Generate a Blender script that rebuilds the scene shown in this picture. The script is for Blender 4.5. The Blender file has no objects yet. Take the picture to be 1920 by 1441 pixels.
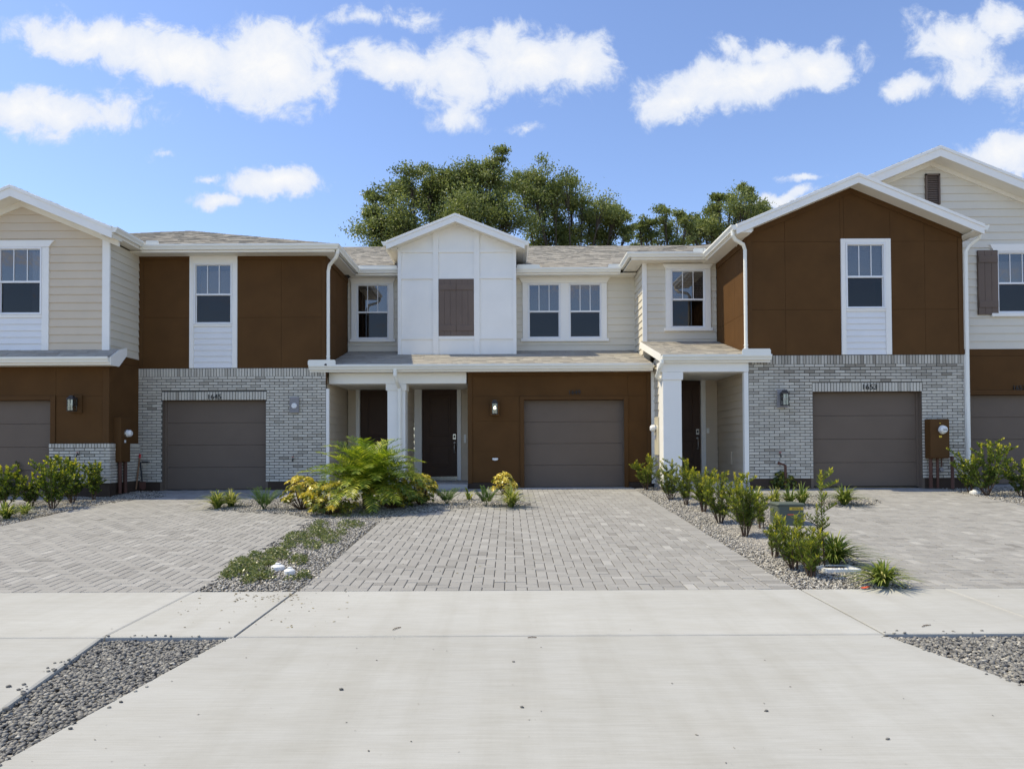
import bpy, math, random
import numpy as np
from mathutils import Vector, Matrix
R = random.Random(7)
NR = np.random.default_rng(7)
S = bpy.context.scene
COL = S.collection
rad = math.radians

# ---------------------------------------------------------------- camera, sky, sun, exposure
F, PITCH, ROLL, VX, HY = 1331.0, rad(1.0), -0.0045, 955.0, 838.0
VY = HY - F * math.tan(PITCH)
CAMZ = 0.99
cam_d = bpy.data.cameras.new("camera")
cam = bpy.data.objects.new("camera", cam_d)
COL.objects.link(cam)
cam_d.sensor_width = 36.0
cam_d.lens = F / 1920 * 36
cam_d.shift_x = (960 - VX) / 1920
cam_d.shift_y = (VY - 720.5) / 1920
cam_d.clip_start, cam_d.clip_end = 0.1, 3000
CR = Matrix.Rotation(math.pi / 2 + PITCH, 3, 'X') @ Matrix.Rotation(ROLL, 3, 'Z')
cam.matrix_world = Matrix.Translation((0, 0, CAMZ)) @ CR.to_4x4()
S.camera = cam

SUN = Vector((-0.60, 0.035, 1.0)).normalized()      # towards the sun
SUN_EL = math.asin(SUN.z)
SUN_ROT = math.atan2(SUN.x, SUN.y)
sun_d = bpy.data.lights.new("sun", 'SUN')
sun_d.energy, sun_d.angle, sun_d.color = 3.4, rad(0.53), (1.0, 0.89, 0.64)
sun = bpy.data.objects.new("sun", sun_d)
sun.rotation_euler = SUN.to_track_quat('Z', 'Y').to_euler()
sun.location = (-30, 5, 60)
COL.objects.link(sun)
S.view_settings.view_transform = 'Standard'
S.view_settings.look = 'None'
S.view_settings.exposure = 0.55
S.view_settings.gamma = 1.0
S.view_settings.use_curve_mapping = False
S.cycles.max_bounces = 8
S.cycles.diffuse_bounces = 4
S.cycles.transparent_max_bounces = 12

W = bpy.data.worlds.new("World")
S.world = W
W.use_nodes = True
wt = W.node_tree
wt.nodes.clear()
def wn(t, **k):
    n = wt.nodes.new(t)
    for a, b in k.items(): setattr(n, a, b)
    return n
def wl(a, b): wt.links.new(a, b)
def wmath(op, a, b=None, c=None, clamp=False):
    n = wn('ShaderNodeMath', operation=op, use_clamp=clamp)
    for i, v in enumerate((a, b, c)):
        if v is None: continue
        if isinstance(v, (int, float)): n.inputs[i].default_value = v
        else: wl(v, n.inputs[i])
    return n.outputs[0]
sky = wn('ShaderNodeTexSky', sky_type='NISHITA', sun_disc=False, sun_elevation=SUN_EL, sun_rotation=SUN_ROT,
         altitude=10, air_density=1.0, dust_density=0.35, ozone_density=3.0)
skc = wn('ShaderNodeHueSaturation')
skc.inputs['Saturation'].default_value = 1.02; skc.inputs['Hue'].default_value = 0.508
wl(sky.outputs[0], skc.inputs['Color'])
bg = wn('ShaderNodeBackground')
bg.inputs[1].default_value = 0.15
wl(skc.outputs[0], bg.inputs[0])
tc = wn('ShaderNodeTexCoord')
sep = wn('ShaderNodeSeparateXYZ')
wl(tc.outputs['Generated'], sep.inputs[0])
dx, dy, dz = sep.outputs
ysafe = wmath('MAXIMUM', dy, 0.08)
uu = wmath('DIVIDE', dx, ysafe)
vv = wmath('DIVIDE', dz, ysafe)
comb = wn('ShaderNodeCombineXYZ')
wl(uu, comb.inputs[0]); wl(vv, comb.inputs[1])
# warp the coordinates so that cloud outlines billow
nz = wn('ShaderNodeTexNoise'); nz.inputs['Scale'].default_value = 6.5; nz.inputs['Detail'].default_value = 9.0
nz.inputs['Roughness'].default_value = 0.62
wl(comb.outputs[0], nz.inputs['Vector'])
vm = wn('ShaderNodeVectorMath', operation='SUBTRACT'); vm.inputs[1].default_value = (0.5, 0.5, 0.5)
wl(nz.outputs['Color'], vm.inputs[0])
vs = wn('ShaderNodeVectorMath', operation='SCALE'); vs.inputs['Scale'].default_value = 0.085
wl(vm.outputs[0], vs.inputs[0])
va = wn('ShaderNodeVectorMath', operation='ADD')
wl(comb.outputs[0], va.inputs[0]); wl(vs.outputs[0], va.inputs[1])
warped = va.outputs[0]
# clouds as directions in the sky: (px, py, half-length, half-height, tilt degrees, strength)
CLOUDS = [(170, 55, 180, 42, -8, 1.0), (330, 100, 200, 62, -14, 1.05), (500, 110, 150, 85, 0, 1.1), (90, 195, 190, 50, -5, .95),
          (640, 80, 60, 25, 0, .5), (740, 110, 95, 48, -8, .95), (860, 130, 120, 60, -4, .95), (990, 115, 130, 62, -8, 1.0), (1090, 120, 75, 55, 0, .95),
          (850, 200, 60, 30, 0, .55), (680, 12, 50, 22, 0, .6), (790, 25, 48, 26, -12, .65),
          (1400, 140, 190, 55, 14, 1.1), (1290, 185, 95, 36, 3, 1.0), (1530, 120, 95, 42, 0, 1.0), (1420, 85, 75, 28, 0, .9),
          (1800, 80, 95, 55, -12, .95), (1830, 130, 60, 55, 0, .85), (1900, 40, 70, 35, 0, .8), (1720, 162, 50, 22, 12, .75), (1900, 160, 60, 50, 0, .6),
          (1920, 290, 120, 42, 0, 1.05), (520, 330, 95, 32, -3, 1.05), (405, 362, 55, 18, 0, .8), (390, 320, 22, 9, 0, .5),
          (1460, 378, 70, 16, 8, .85), (1510, 341, 50, 10, 0, .6), (300, 285, 25, 10, 0, .4), (1000, 230, 40, 12, 0, .4)]
field = None
for (cx, cy, a, b, t, s) in CLOUDS:
    mp = wn('ShaderNodeMapping', vector_type='TEXTURE')
    mp.inputs['Location'].default_value = ((cx - VX) / F, (HY - cy) / F, 0)
    mp.inputs['Rotation'].default_value = (0, 0, rad(t))
    mp.inputs['Scale'].default_value = (a * 1.28 / F, b * 1.28 / F, 1)
    wl(warped, mp.inputs['Vector'])
    ln = wn('ShaderNodeVectorMath', operation='LENGTH')
    wl(mp.outputs[0], ln.inputs[0])
    v = wmath('MULTIPLY_ADD', ln.outputs['Value'], -s, s)
    field = v if field is None else wmath('SMOOTH_MAX', field, v, 0.12)
front = wmath('GREATER_THAN', dy, 0.1)
# fair-weather clouds over the unseen dome, cover raised to brighten the shade
zs = wmath('MAXIMUM', dz, 0.06)
cl = wn('ShaderNodeCombineXYZ')
wl(wmath('DIVIDE', dx, zs), cl.inputs[0]); wl(wmath('DIVIDE', dy, zs), cl.inputs[1])
n2 = wn('ShaderNodeTexNoise'); n2.inputs['Scale'].default_value = 0.9; n2.inputs['Detail'].default_value = 8; n2.inputs['Roughness'].default_value = .55
wl(cl.outputs[0], n2.inputs['Vector'])
gen = wmath('MULTIPLY_ADD', n2.outputs['Fac'], 3.0, -1.55)
au = wmath('ABSOLUTE', uu); inv = wmath('MULTIPLY', wmath('LESS_THAN', au, 0.95), wmath('LESS_THAN', vv, 0.78))
inv = wmath('MULTIPLY', inv, front)
fsel = wmath('MULTIPLY_ADD', inv, -9.0, gen)
fpos = wmath('MULTIPLY_ADD', front, 9.0, -9.0)
ffield = wmath('ADD', field, fpos)
fine = wn('ShaderNodeTexNoise'); fine.inputs['Scale'].default_value = 21; fine.inputs['Detail'].default_value = 12; fine.inputs['Roughness'].default_value = .66; fine.inputs['Distortion'].default_value = .35
wl(comb.outputs[0], fine.inputs['Vector'])
finec = wmath('MULTIPLY_ADD', fine.outputs['Fac'], 1.5, -0.75)
tot = wmath('ADD', wmath('MAXIMUM', ffield, fsel), finec)
mr = wn('ShaderNodeMapRange', interpolation_type='SMOOTHSTEP')
mr.inputs['From Min'].default_value = 0.06; mr.inputs['From Max'].default_value = 0.52
wl(tot, mr.inputs['Value'])
hor = wmath('GREATER_THAN', dz, 0.0)
alpha = wmath('MULTIPLY', wmath('MULTIPLY', mr.outputs[0], hor), 0.97)
ccol = wn('ShaderNodeMix', data_type='RGBA')
ccol.inputs['A'].default_value = (0.74, 0.82, 0.98, 1); ccol.inputs['B'].default_value = (1.0, 1.0, 1.0, 1)
mr2 = wn('ShaderNodeMapRange'); mr2.inputs['From Min'].default_value = 0.2; mr2.inputs['From Max'].default_value = 1.05
wl(tot, mr2.inputs['Value']); wl(mr2.outputs[0], ccol.inputs['Factor'])
bgc = wn('ShaderNodeBackground'); bgc.inputs[1].default_value = 0.67
wl(ccol.outputs['Result'], bgc.inputs[0])
mixs = wn('ShaderNodeMixShader')
wl(alpha, mixs.inputs[0]); wl(bg.outputs[0], mixs.inputs[1]); wl(bgc.outputs[0], mixs.inputs[2])
wo = wn('ShaderNodeOutputWorld')
wl(mixs.outputs[0], wo.inputs[0])

# ---------------------------------------------------------------- measuring helpers
def ray(x, y):
    return (CR @ Vector(((x - VX) / F, -(y - VY) / F, -1.0))).normalized()
def P(x, y, Y):
    d = ray(x, y); t = Y / d.y
    return Vector((d.x * t, Y, CAMZ + d.z * t))
def PX(x, y, Y): return P(x, y, Y).x
def PZ(x, y, Y): return P(x, y, Y).z
def PS(x, y, X):                      # on a side wall of constant X
    d = ray(x, y); t = X / d.x
    return Vector((X, d.y * t, CAMZ + d.z * t))
def smooth(t):
    t = min(1, max(0, t)); return t * t * (3 - 2 * t)
Y_NEAR, Y_FAR, Z_NEAR, Z_FAR, Y_TOP = 5.65, 7.27, -0.50, -0.468, 16.5
def g(X, Y):
    if Y <= Y_NEAR: z = Z_NEAR - 0.03 * (Y_NEAR - max(Y, 2.2))
    elif Y <= Y_FAR: z = Z_NEAR + (Z_FAR - Z_NEAR) * (Y - Y_NEAR) / (Y_FAR - Y_NEAR)
    elif Y <= Y_TOP: z = Z_FAR * (Y_TOP - Y) / (Y_TOP - Y_FAR)
    else: z = 0.0
    if Y > 9: z += 0.09 * smooth((X - 2.9) / 1.3) * smooth((Y - 9) / 6)
    return z
def G(x, y):
    d = ray(x, y); t = 1.0
    for _ in range(4000):
        p = Vector((0, 0, CAMZ)) + d * t
        if p.z <= g(p.x, p.y): break
        t += 0.008
    return Vector((p.x, p.y, g(p.x, p.y)))

# ---------------------------------------------------------------- materials
def mat(name):
    m = bpy.data.materials.new(name); m.use_nodes = True
    nt = m.node_tree; b = nt.nodes['Principled BSDF']
    return m, nt, b
def node(nt, t, **k):
    n = nt.nodes.new(t)
    for a, b in k.items(): setattr(n, a, b)
    return n
def noise(nt, scale, detail=4, rough=.55, vec=None, stretch=None):
    n = node(nt, 'ShaderNodeTexNoise')
    n.inputs['Scale'].default_value = scale; n.inputs['Detail'].default_value = detail; n.inputs['Roughness'].default_value = rough
    c = node(nt, 'ShaderNodeNewGeometry')
    src = c.outputs['Position']
    if stretch:
        mp = node(nt, 'ShaderNodeMapping'); mp.inputs['Scale'].default_value = stretch
        nt.links.new(src, mp.inputs[0]); src = mp.outputs[0]
    nt.links.new(src, n.inputs['Vector'])
    return n.outputs['Fac']
def ramp(nt, fac, stops):
    r = node(nt, 'ShaderNodeValToRGB')
    e = r.color_ramp.elements
    while len(e) < len(stops): e.new(0.5)
    for el, (p, c) in zip(e, stops):
        el.position = p; el.color = (*c, 1)
    nt.links.new(fac, r.inputs[0]); return r.outputs[0]
def mul(nt, a, b, fac=1.0):
    n = node(nt, 'ShaderNodeMix', data_type='RGBA', blend_type='MULTIPLY'); n.inputs['Factor'].default_value = fac
    nt.links.new(a, n.inputs['A']); nt.links.new(b, n.inputs['B']); return n.outputs['Result']
def bump(nt, b, h, strength, dist=0.01):
    n = node(nt, 'ShaderNodeBump'); n.inputs['Strength'].default_value = strength; n.inputs['Distance'].default_value = dist
    nt.links.new(h, n.inputs['Height']); nt.links.new(n.outputs[0], b.inputs['Normal'])
def attr(nt, name='tone'):
    a = node(nt, 'ShaderNodeAttribute'); a.attribute_name = name; return a.outputs['Fac']
def sc(c, k): return tuple(min(1, x * k) for x in c)
def paint(name, c, rough=.6, var=.08, bscale=60, bstr=.12, stretch=None, spec=.4):
    m, nt, b = mat(name)
    n1 = noise(nt, 1.7, 5); n2 = noise(nt, bscale, 3, .6, stretch=stretch)
    nt.links.new(ramp(nt, n1, [(.3, sc(c, 1 - var)), (.7, sc(c, 1 + var * .6))]), b.inputs['Base Color'])
    b.inputs['Roughness'].default_value = rough
    b.inputs['Specular IOR Level'].default_value = spec
    bump(nt, b, n2, bstr, .004)
    return m
def toned(name, stops, rough=.8, nscale=40, nvar=.25, bstr=.3, bdist=.006, spec=.3):
    m, nt, b = mat(name)
    c = ramp(nt, attr(nt), stops)
    n = noise(nt, nscale, 5, .65)
    c = mul(nt, c, ramp(nt, n, [(.25, (1 - nvar,) * 3), (.75, (1, 1, 1))]))
    nt.links.new(c, b.inputs['Base Color'])
    b.inputs['Roughness'].default_value = rough; b.inputs['Specular IOR Level'].default_value = spec
    bump(nt, b, n, bstr, bdist)
    return m
def leafmat(name, stops, trans=.35, rough=.45, spec=.35):
    m, nt, b = mat(name)
    c = ramp(nt, attr(nt), stops)
    nt.links.new(c, b.inputs['Base Color'])
    b.inputs['Roughness'].default_value = rough; b.inputs['Specular IOR Level'].default_value = spec
    t = node(nt, 'ShaderNodeBsdfTranslucent')
    hs = node(nt, 'ShaderNodeHueSaturation'); hs.inputs['Value'].default_value = 1.5; hs.inputs['Saturation'].default_value = 1.1
    nt.links.new(c, hs.inputs['Color']); nt.links.new(hs.outputs[0], t.inputs[0])
    mx = node(nt, 'ShaderNodeMixShader'); mx.inputs[0].default_value = trans
    out = nt.nodes['Material Output']
    nt.links.new(b.outputs[0], mx.inputs[1]); nt.links.new(t.outputs[0], mx.inputs[2]); nt.links.new(mx.outputs[0], out.inputs[0])
    return m
def glassmat(name, refl, tint):
    m, nt, b = mat(name)
    nt.nodes.remove(b)
    t = node(nt, 'ShaderNodeBsdfTransparent'); t.inputs[0].default_value = (*tint, 1)
    gl = node(nt, 'ShaderNodeBsdfGlossy'); gl.inputs['Roughness'].default_value = 0.0; gl.inputs[0].default_value = (.98, .95, .95, 1)
    n = noise(nt, 1.3, 2); bp = node(nt, 'ShaderNodeBump'); bp.inputs['Strength'].default_value = .04; bp.inputs['Distance'].default_value = .02
    nt.links.new(n, bp.inputs['Height']); nt.links.new(bp.outputs[0], gl.inputs['Normal'])
    mx = node(nt, 'ShaderNodeMixShader'); mx.inputs[0].default_value = refl
    nt.links.new(t.outputs[0], mx.inputs[1]); nt.links.new(gl.outputs[0], mx.inputs[2])
    nt.links.new(mx.outputs[0], nt.nodes['Material Output'].inputs[0])
    return m
M = {}
WOODG = (9, 9, 60)
M['white'] = paint('white_paint', (.87, .85, .80), .5, .03, 70, .06)
M['vinyl'] = paint('white_vinyl', (.82, .82, .82), .35, .02, 30, .02)
M['trim'] = paint('gutter_white', (.86, .845, .77), .38, .03, 20, .02)
M['soffit'] = paint('soffit_white', (.84, .80, .70), .5, .04, 20, .03)
M['siding'] = paint('greige_siding', (.68, .63, .525), .62, .04, 26, .22, WOODG)
M['siding_d'] = paint('taupe_siding', (.635, .535, .405), .62, .04, 26, .22, WOODG)
M['siding_e'] = paint('grey_siding', (.70, .655, .56), .62, .04, 26, .22, WOODG)
M['siding_w'] = paint('white_siding', (.78, .78, .78), .55, .03, 26, .2, WOODG)
M['brown'] = paint('brown_panel_paint', (.104, .051, .0175), .8, .13, 130, .22, spec=.15)
M['brown_tr'] = paint('brown_trim_paint', (.099, .0485, .0165), .7, .06, 90, .12, spec=.15)
M['taupe'] = paint('taupe_garage_paint', (.158, .122, .094), .6, .05, 30, .25, (12, 12, 90), spec=.2)
M['shut'] = paint('shutter_paint', (.165, .125, .103), .65, .08, 30, .25, (60, 60, 9), spec=.2)
M['door'] = paint('dark_door_paint', (.070, .041, .027), .5, .1, 40, .15, (60, 60, 9), spec=.2)
M['mortar'] = paint('mortar', (.085, .083, .073), .95, .2, 120, .5)
M['base'] = paint('foundation_paint', (.055, .036, .024), .8, .2, 60, .4)
M['black'] = paint('black_metal', (.02, .02, .022), .4, .1, 60, .05)
M['bronze'] = paint('dark_bronze', (.035, .033, .032), .42, .1, 60, .05)
M['chrome'] = paint('brushed_nickel', (.55, .53, .5), .25, .05, 60, .03); M['chrome'].node_tree.nodes['Principled BSDF'].inputs['Metallic'].default_value = .85
M['greyblock'] = paint('grey_mounting_block', (.26, .25, .255), .6, .05, 60, .05)
M['tan'] = paint('tan_meter_paint', (.58, .53, .40), .45, .04, 60, .05)
M['brick'] = toned('painted_brick', [(0, (.33, .295, .24)), (.25, (.48, .445, .375)), (.6, (.65, .61, .525)), (1, (.75, .71, .61))], .8, 55, .28, .55, .008)
M['shingle'] = toned('asphalt_shingle', [(0, (.32, .29, .248)), (.35, (.395, .365, .317)), (.75, (.455, .425, .372)), (1, (.52, .49, .43))], .95, 160, .25, .5, .004, .15)
M['deck'] = paint('roof_deck', (.11, .09, .075), .9, .2, 60, .2)
M['paver'] = toned('concrete_paver', [(0, (.225, .217, .204)), (.3, (.30, .291, .276)), (.7, (.36, .351, .334)), (1, (.43, .42, .40))], .85, 90, .22, .45, .003, .25)
M['joint'] = paint('joint_sand', (.075, .07, .06), .95, .25, 150, .5)
M['stone'] = toned('gravel_stone', [(0, (.12, .115, .11)), (.2, (.26, .248, .23)), (.5, (.42, .395, .355)), (.8, (.57, .535, .47)), (1, (.74, .70, .62))], .75, 60, .3, .3, .004)
M['stone_d'] = toned('grey_gravel_stone', [(0, (.08, .08, .08)), (.25, (.19, .185, .175)), (.6, (.29, .278, .252)), (.9, (.42, .392, .335)), (1, (.58, .55, .48))], .7, 60, .35, .3, .004)
M['soil'] = paint('soil', (.26, .24, .21), .95, .3, 60, .8)
M['grass'] = paint('far_grass', (.07, .09, .03), .95, .3, 6, .5)
M['street'] = paint('street_concrete', (.45, .44, .42), .9, .1, 60, .3)
M['cap'] = paint('white_plastic', (.8, .8, .79), .4, .03, 60, .03)
M['green'] = paint('pedestal_green', (.095, .115, .095), .55, .12, 40, .1)
M['yellow'] = paint('yellow_sticker', (.75, .52, .05), .5, .05, 60, .02)
M['red'] = paint('red_plastic', (.5, .03, .03), .4, .1, 60, .02)
M['wood'] = paint('handle_wood', (.22, .12, .06), .6, .2, 60, .2)
M['rust'] = paint('reddish_pipe', (.10, .042, .028), .6, .2, 60, .1)
M['dark'] = paint('room_dark_paint', (.035, .036, .04), .9, .2, 5, .02)  # near-black colour carries the indoor shade behind the windows
M['blind'] = paint('window_blind', (.55, .56, .57), .6, .03, 20, .02)
M['paper'] = paint('paper_notice', (.5, .5, .48), .8, .05, 20, .02)
M['glass'] = glassmat('window_glass', .125, (.60, .60, .60))
M['screen'] = glassmat('screened_glass', .04, (.33, .32, .33))
M['clear'] = glassmat('lantern_glass', .1, (.85, .87, .85))
M['bark'] = paint('oak_bark', (.085, .068, .052), .9, .3, 25, .8)
M['stem'] = paint('shrub_stem', (.10, .062, .04), .85, .3, 60, .4)
M['oak'] = leafmat('oak_leaf', [(0, (.068, .095, .032)), (.45, (.165, .20, .064)), (.8, (.275, .305, .10)), (1, (.40, .41, .15))], .35)
M['yew'] = leafmat('narrow_leaf', [(0, (.03, .055, .014)), (.4, (.09, .13, .022)), (.7, (.24, .27, .03)), (1, (.62, .54, .05))], .35)
M['privet'] = leafmat('broad_leaf', [(0, (.025, .05, .012)), (.45, (.08, .125, .02)), (.72, (.24, .28, .035)), (1, (.60, .54, .06))], .35, .3)
M['scheff'] = leafmat('variegated_leaf', [(0, (.04, .07, .014)), (.4, (.14, .16, .025)), (.65, (.50, .42, .05)), (1, (.85, .70, .20))], .25, .3)
M['palm'] = leafmat('palm_leaflet', [(0, (.04, .075, .014)), (.5, (.13, .195, .026)), (.85, (.32, .38, .045)), (1, (.52, .52, .08))], .35, .42, .25)
M['blade'] = leafmat('strap_leaf', [(0, (.04, .075, .016)), (.5, (.13, .185, .035)), (.85, (.32, .34, .08)), (1, (.60, .55, .24))], .3)
M['coontie'] = leafmat('coontie_leaf', [(0, (.02, .05, .012)), (.6, (.06, .115, .022)), (1, (.16, .22, .04))], .25)
M['cover'] = leafmat('ground_cover_leaf', [(0, (.06, .085, .03)), (.5, (.15, .18, .055)), (.85, (.28, .29, .10)), (1, (.45, .36, .22))], .25, .3)
M['litter'] = toned('leaf_litter', [(0, (.06, .05, .04)), (.5, (.18, .14, .07)), (1, (.4, .33, .15))], .9)
m, nt, b = mat('lit_bulb'); b.inputs['Emission Color'].default_value = (1, .86, .6, 1); b.inputs['Emission Strength'].default_value = 5; M['bulb'] = m
m, nt, b = mat('unlit_bulb'); b.inputs['Base Color'].default_value = (.75, .75, .72, 1); b.inputs['Roughness'].default_value = .25; M['bulb_off'] = m
m, nt, b = mat('ceiling_lamp_glow'); b.inputs['Emission Color'].default_value = (1, .85, .6, 1); b.inputs['Emission Strength'].default_value = 4; M['lamp_on'] = m
m, nt, b = mat('coral_leaf'); b.inputs['Base Color'].default_value = (.75, .12, .06, 1); b.inputs['Roughness'].default_value = .6; M['coral'] = m
# broomed concrete with faint wear
m, nt, b = mat('broomed_concrete')
nA = noise(nt, .55, 6, .6); nB = noise(nt, 3.2, 6, .65, stretch=(.45, 1.6, 1)); nC = noise(nt, 95, 3, .6, stretch=(.04, 1, 1)); nD = noise(nt, 240, 2, .6)
nS = noise(nt, 11, 8, .7)
c = ramp(nt, nA, [(.3, (.388, .386, .368)), (.7, (.434, .434, .417))])
c = mul(nt, c, ramp(nt, nB, [(.32, (.945, .937, .92)), (.6, (1, 1, 1))]))
c = mul(nt, c, ramp(nt, nC, [(.3, (.895, .893, .885)), (.65, (1, 1, 1))]))
c = mul(nt, c, ramp(nt, nD, [(.2, (.88, .88, .88)), (.5, (1, 1, 1))]))
nT = noise(nt, 1.6, 5, .6, stretch=(2.2, .22, 1))
c = mul(nt, c, ramp(nt, nT, [(.30, (.925, .918, .90)), (.55, (1, 1, 1))]))
c = mul(nt, c, ramp(nt, nS, [(.24, (.78, .75, .70)), (.34, (1, 1, 1))]))
nt.links.new(c, b.inputs['Base Color']); b.inputs['Roughness'].default_value = .88; b.inputs['Specular IOR Level'].default_value = .25
bump(nt, b, nC, .25, .004)
M['concrete'] = m
M['concrete_w'] = M['concrete'].copy(); M['concrete_w'].name = 'pale_sidewalk_concrete'
for e in [n for n in M['concrete_w'].node_tree.nodes if n.type == 'VALTORGB'][0].color_ramp.elements: e.color = (*sc(e.color[:3], 1.06), 1)
M['porch'] = paint('porch_concrete', (.42, .41, .39), .85, .08, 80, .2)

# ---------------------------------------------------------------- building helpers
WP = {}
def link(o, parent=None, at=None):
    at = Vector(at) if at is not None else Vector((0, 0, 0))
    WP[o] = at
    COL.objects.link(o)
    if parent is not None:
        o.parent = parent; o.location = at - WP[parent]
    else: o.location = at
    return o
def tag(o, label=None, cat=None, group=None, kind=None):
    if label: o['label'] = label
    if cat: o['category'] = cat
    if group: o['group'] = group
    if kind: o['kind'] = kind
    return o
def thing(name, loc, label, cat, group=None):
    o = bpy.data.objects.new(name, None); o.empty_display_size = .1
    link(o, None, loc); return tag(o, label, cat, group)
def part_empty(name, parent, loc=(0, 0, 0)):
    o = bpy.data.objects.new(name, None); o.empty_display_size = .1
    return link(o, parent, loc)
def use_mesh(name, me, parent=None, at=None, kind=None):
    o = bpy.data.objects.new(name, me); link(o, parent, at)
    if kind: o['kind'] = kind
    return o
def mesh_np(name, V, Fc, tone=None, m=None, smooth_=False):
    me = bpy.data.meshes.new(name)
    V = np.asarray(V, np.float32).reshape(-1, 3); Fc = np.asarray(Fc, np.int32)
    k = Fc.shape[1]; n = len(Fc)
    me.vertices.add(len(V)); me.vertices.foreach_set('co', V.ravel())
    me.loops.add(n * k); me.loops.foreach_set('vertex_index', Fc.ravel())
    me.polygons.add(n); me.polygons.foreach_set('loop_start', np.arange(0, n * k, k, dtype=np.int32))
    if smooth_: me.polygons.foreach_set('use_smooth', np.ones(n, bool))
    me.update(calc_edges=True)
    if tone is not None:
        a = me.attributes.new('tone', 'FLOAT', 'FACE'); a.data.foreach_set('value', np.asarray(tone, np.float32))
    if m: me.materials.append(m)
    return me
class MB:
    def __init__(s): s.v = []; s.f = []; s.t = []
    def poly(s, pts, tone=.5):
        n = len(s.v); s.v += [tuple(p) for p in pts]; s.f.append(tuple(range(n, n + len(pts)))); s.t.append(tone); return s
    def prism(s, poly, w0, w1, fr, tone=.5, front=None):
        """polygon in (u,z) swept from depth w0 (front) to w1; front(z) may shift the front depth"""
        n = len(s.v); k = len(poly)
        s.v += [fr(u, z, w0 if front is None else front(z)) for u, z in poly] + [fr(u, z, w1) for u, z in poly]
        s.f += [tuple(range(n, n + k)), tuple(range(n + 2 * k - 1, n + k - 1, -1))]
        s.f += [(n + i, n + k + i, n + k + (i + 1) % k, n + (i + 1) % k) for i in range(k)]
        s.t += [tone] * (k + 2); return s
    def box(s, x0, x1, y0, y1, z0, z1, tone=.5):
        return s.prism([(x0, z0), (x1, z0), (x1, z1), (x0, z1)], y0, y1, lambda u, z, w: (u, w, z), tone)
    def rect(s, fr, u0, u1, z0, z1, w0, w1, tone=.5):
        return s.prism([(u0, z0), (u1, z0), (u1, z1), (u0, z1)], w0, w1, fr, tone)
    def tube(s, pts, r, seg=8, caps=True, tone=.5, flat=1.0):
        pts = [Vector(p) for p in pts]; rr = r if isinstance(r, (list, tuple)) else [r] * len(pts)
        n = len(s.v); up = None
        for i, p in enumerate(pts):
            d = (pts[min(i + 1, len(pts) - 1)] - pts[max(i - 1, 0)])
            d = d.normalized() if d.length > 1e-6 else Vector((0, 0, 1))
            if up is None: up = Vector((0, 1, 0)) if abs(d.y) < .8 else Vector((1, 0, 0))
            a = d.cross(up).normalized(); b2 = a.cross(d).normalized(); up = b2
            for j in range(seg):
                an = 2 * math.pi * (j + .5) / seg
                s.v.append(tuple(p + a * math.cos(an) * rr[i] + b2 * math.sin(an) * rr[i] * flat))
        for i in range(len(pts) - 1):
            for j in range(seg):
                j2 = (j + 1) % seg
                s.f.append((n + i * seg + j, n + i * seg + j2, n + (i + 1) * seg + j2, n + (i + 1) * seg + j)); s.t.append(tone)
        if caps:
            s.f.append(tuple(n + j for j in range(seg))[::-1]); s.f.append(tuple(n + (len(pts) - 1) * seg + j for j in range(seg))); s.t += [tone] * 2
        return s
    def disc(s, c, axis, r0, r1, h, seg=16, tone=.5):
        a = Vector(axis).normalized(); c = Vector(c)
        return s.tube([c, c + a * h], [r0, r1], seg, True, tone)
    def mesh(s, name, m, smooth_=False):
        me = bpy.data.meshes.new(name); me.from_pydata(s.v, [], s.f)
        a = me.attributes.new('tone', 'FLOAT', 'FACE'); a.data.foreach_set('value', s.t)
        if m: me.materials.append(m)
        if smooth_: me.polygons.foreach_set('use_smooth', [True] * len(me.polygons))
        return me
    def build(s, name, m, parent=None, kind=None, smooth_=False):
        return use_mesh(name, s.mesh(name, m, smooth_), parent, None if parent is None else (0, 0, 0), kind)
def bevel(o, w=.006, seg=1):
    b = o.modifiers.new('edge', 'BEVEL'); b.width = w; b.segments = seg; b.limit_method = 'ANGLE'; return o
def FF(Y): return lambda u, z, w: (u, Y + w, z)            # wall facing the street
def FR(X): return lambda u, z, w: (X - w, u, z)            # wall facing right
def FL(X): return lambda u, z, w: (X + w, u, z)            # wall facing left
def clip(poly, a, b, c):
    """keep a*u + b*z <= c"""
    out = []
    for i, p in enumerate(poly):
        q = poly[(i + 1) % len(poly)]
        dp, dq = a * p[0] + b * p[1] - c, a * q[0] + b * q[1] - c
        if dp <= 0: out.append(p)
        if (dp < 0 < dq) or (dq < 0 < dp):
            t = dp / (dp - dq); out.append((p[0] + (q[0] - p[0]) * t, p[1] + (q[1] - p[1]) * t))
    return out
def R4(u0, u1, z0, z1): return [(u0, z0), (u1, z0), (u1, z1), (u0, z1)]
def clips(poly, cl):
    for (a, b, c) in cl:
        if len(poly) < 3: return []
        poly = clip(poly, a, b, c)
    return poly if len(poly) >= 3 and area(poly) > 1e-4 else []
def area(p): return abs(sum(p[i][0] * p[(i + 1) % len(p)][1] - p[(i + 1) % len(p)][0] * p[i][1] for i in range(len(p)))) / 2
def cut(rects, h):
    """subtract rectangle h from a list of rectangles"""
    out = []
    for (a, b, c, d) in rects:
        e, f_, k, l = h
        if f_ <= a or e >= b or l <= c or k >= d: out.append((a, b, c, d)); continue
        if e > a: out.append((a, e, c, d))
        if f_ < b: out.append((f_, b, c, d))
        m0, m1 = max(a, e), min(b, f_)
        if k > c: out.append((m0, m1, c, k))
        if l < d: out.append((m0, m1, l, d))
    return [r for r in out if r[1] - r[0] > .004 and r[3] - r[2] > .004]
def gable(ua, za, m): return [(m, 1, za + m * ua), (-m, 1, za - m * ua)]
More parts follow.
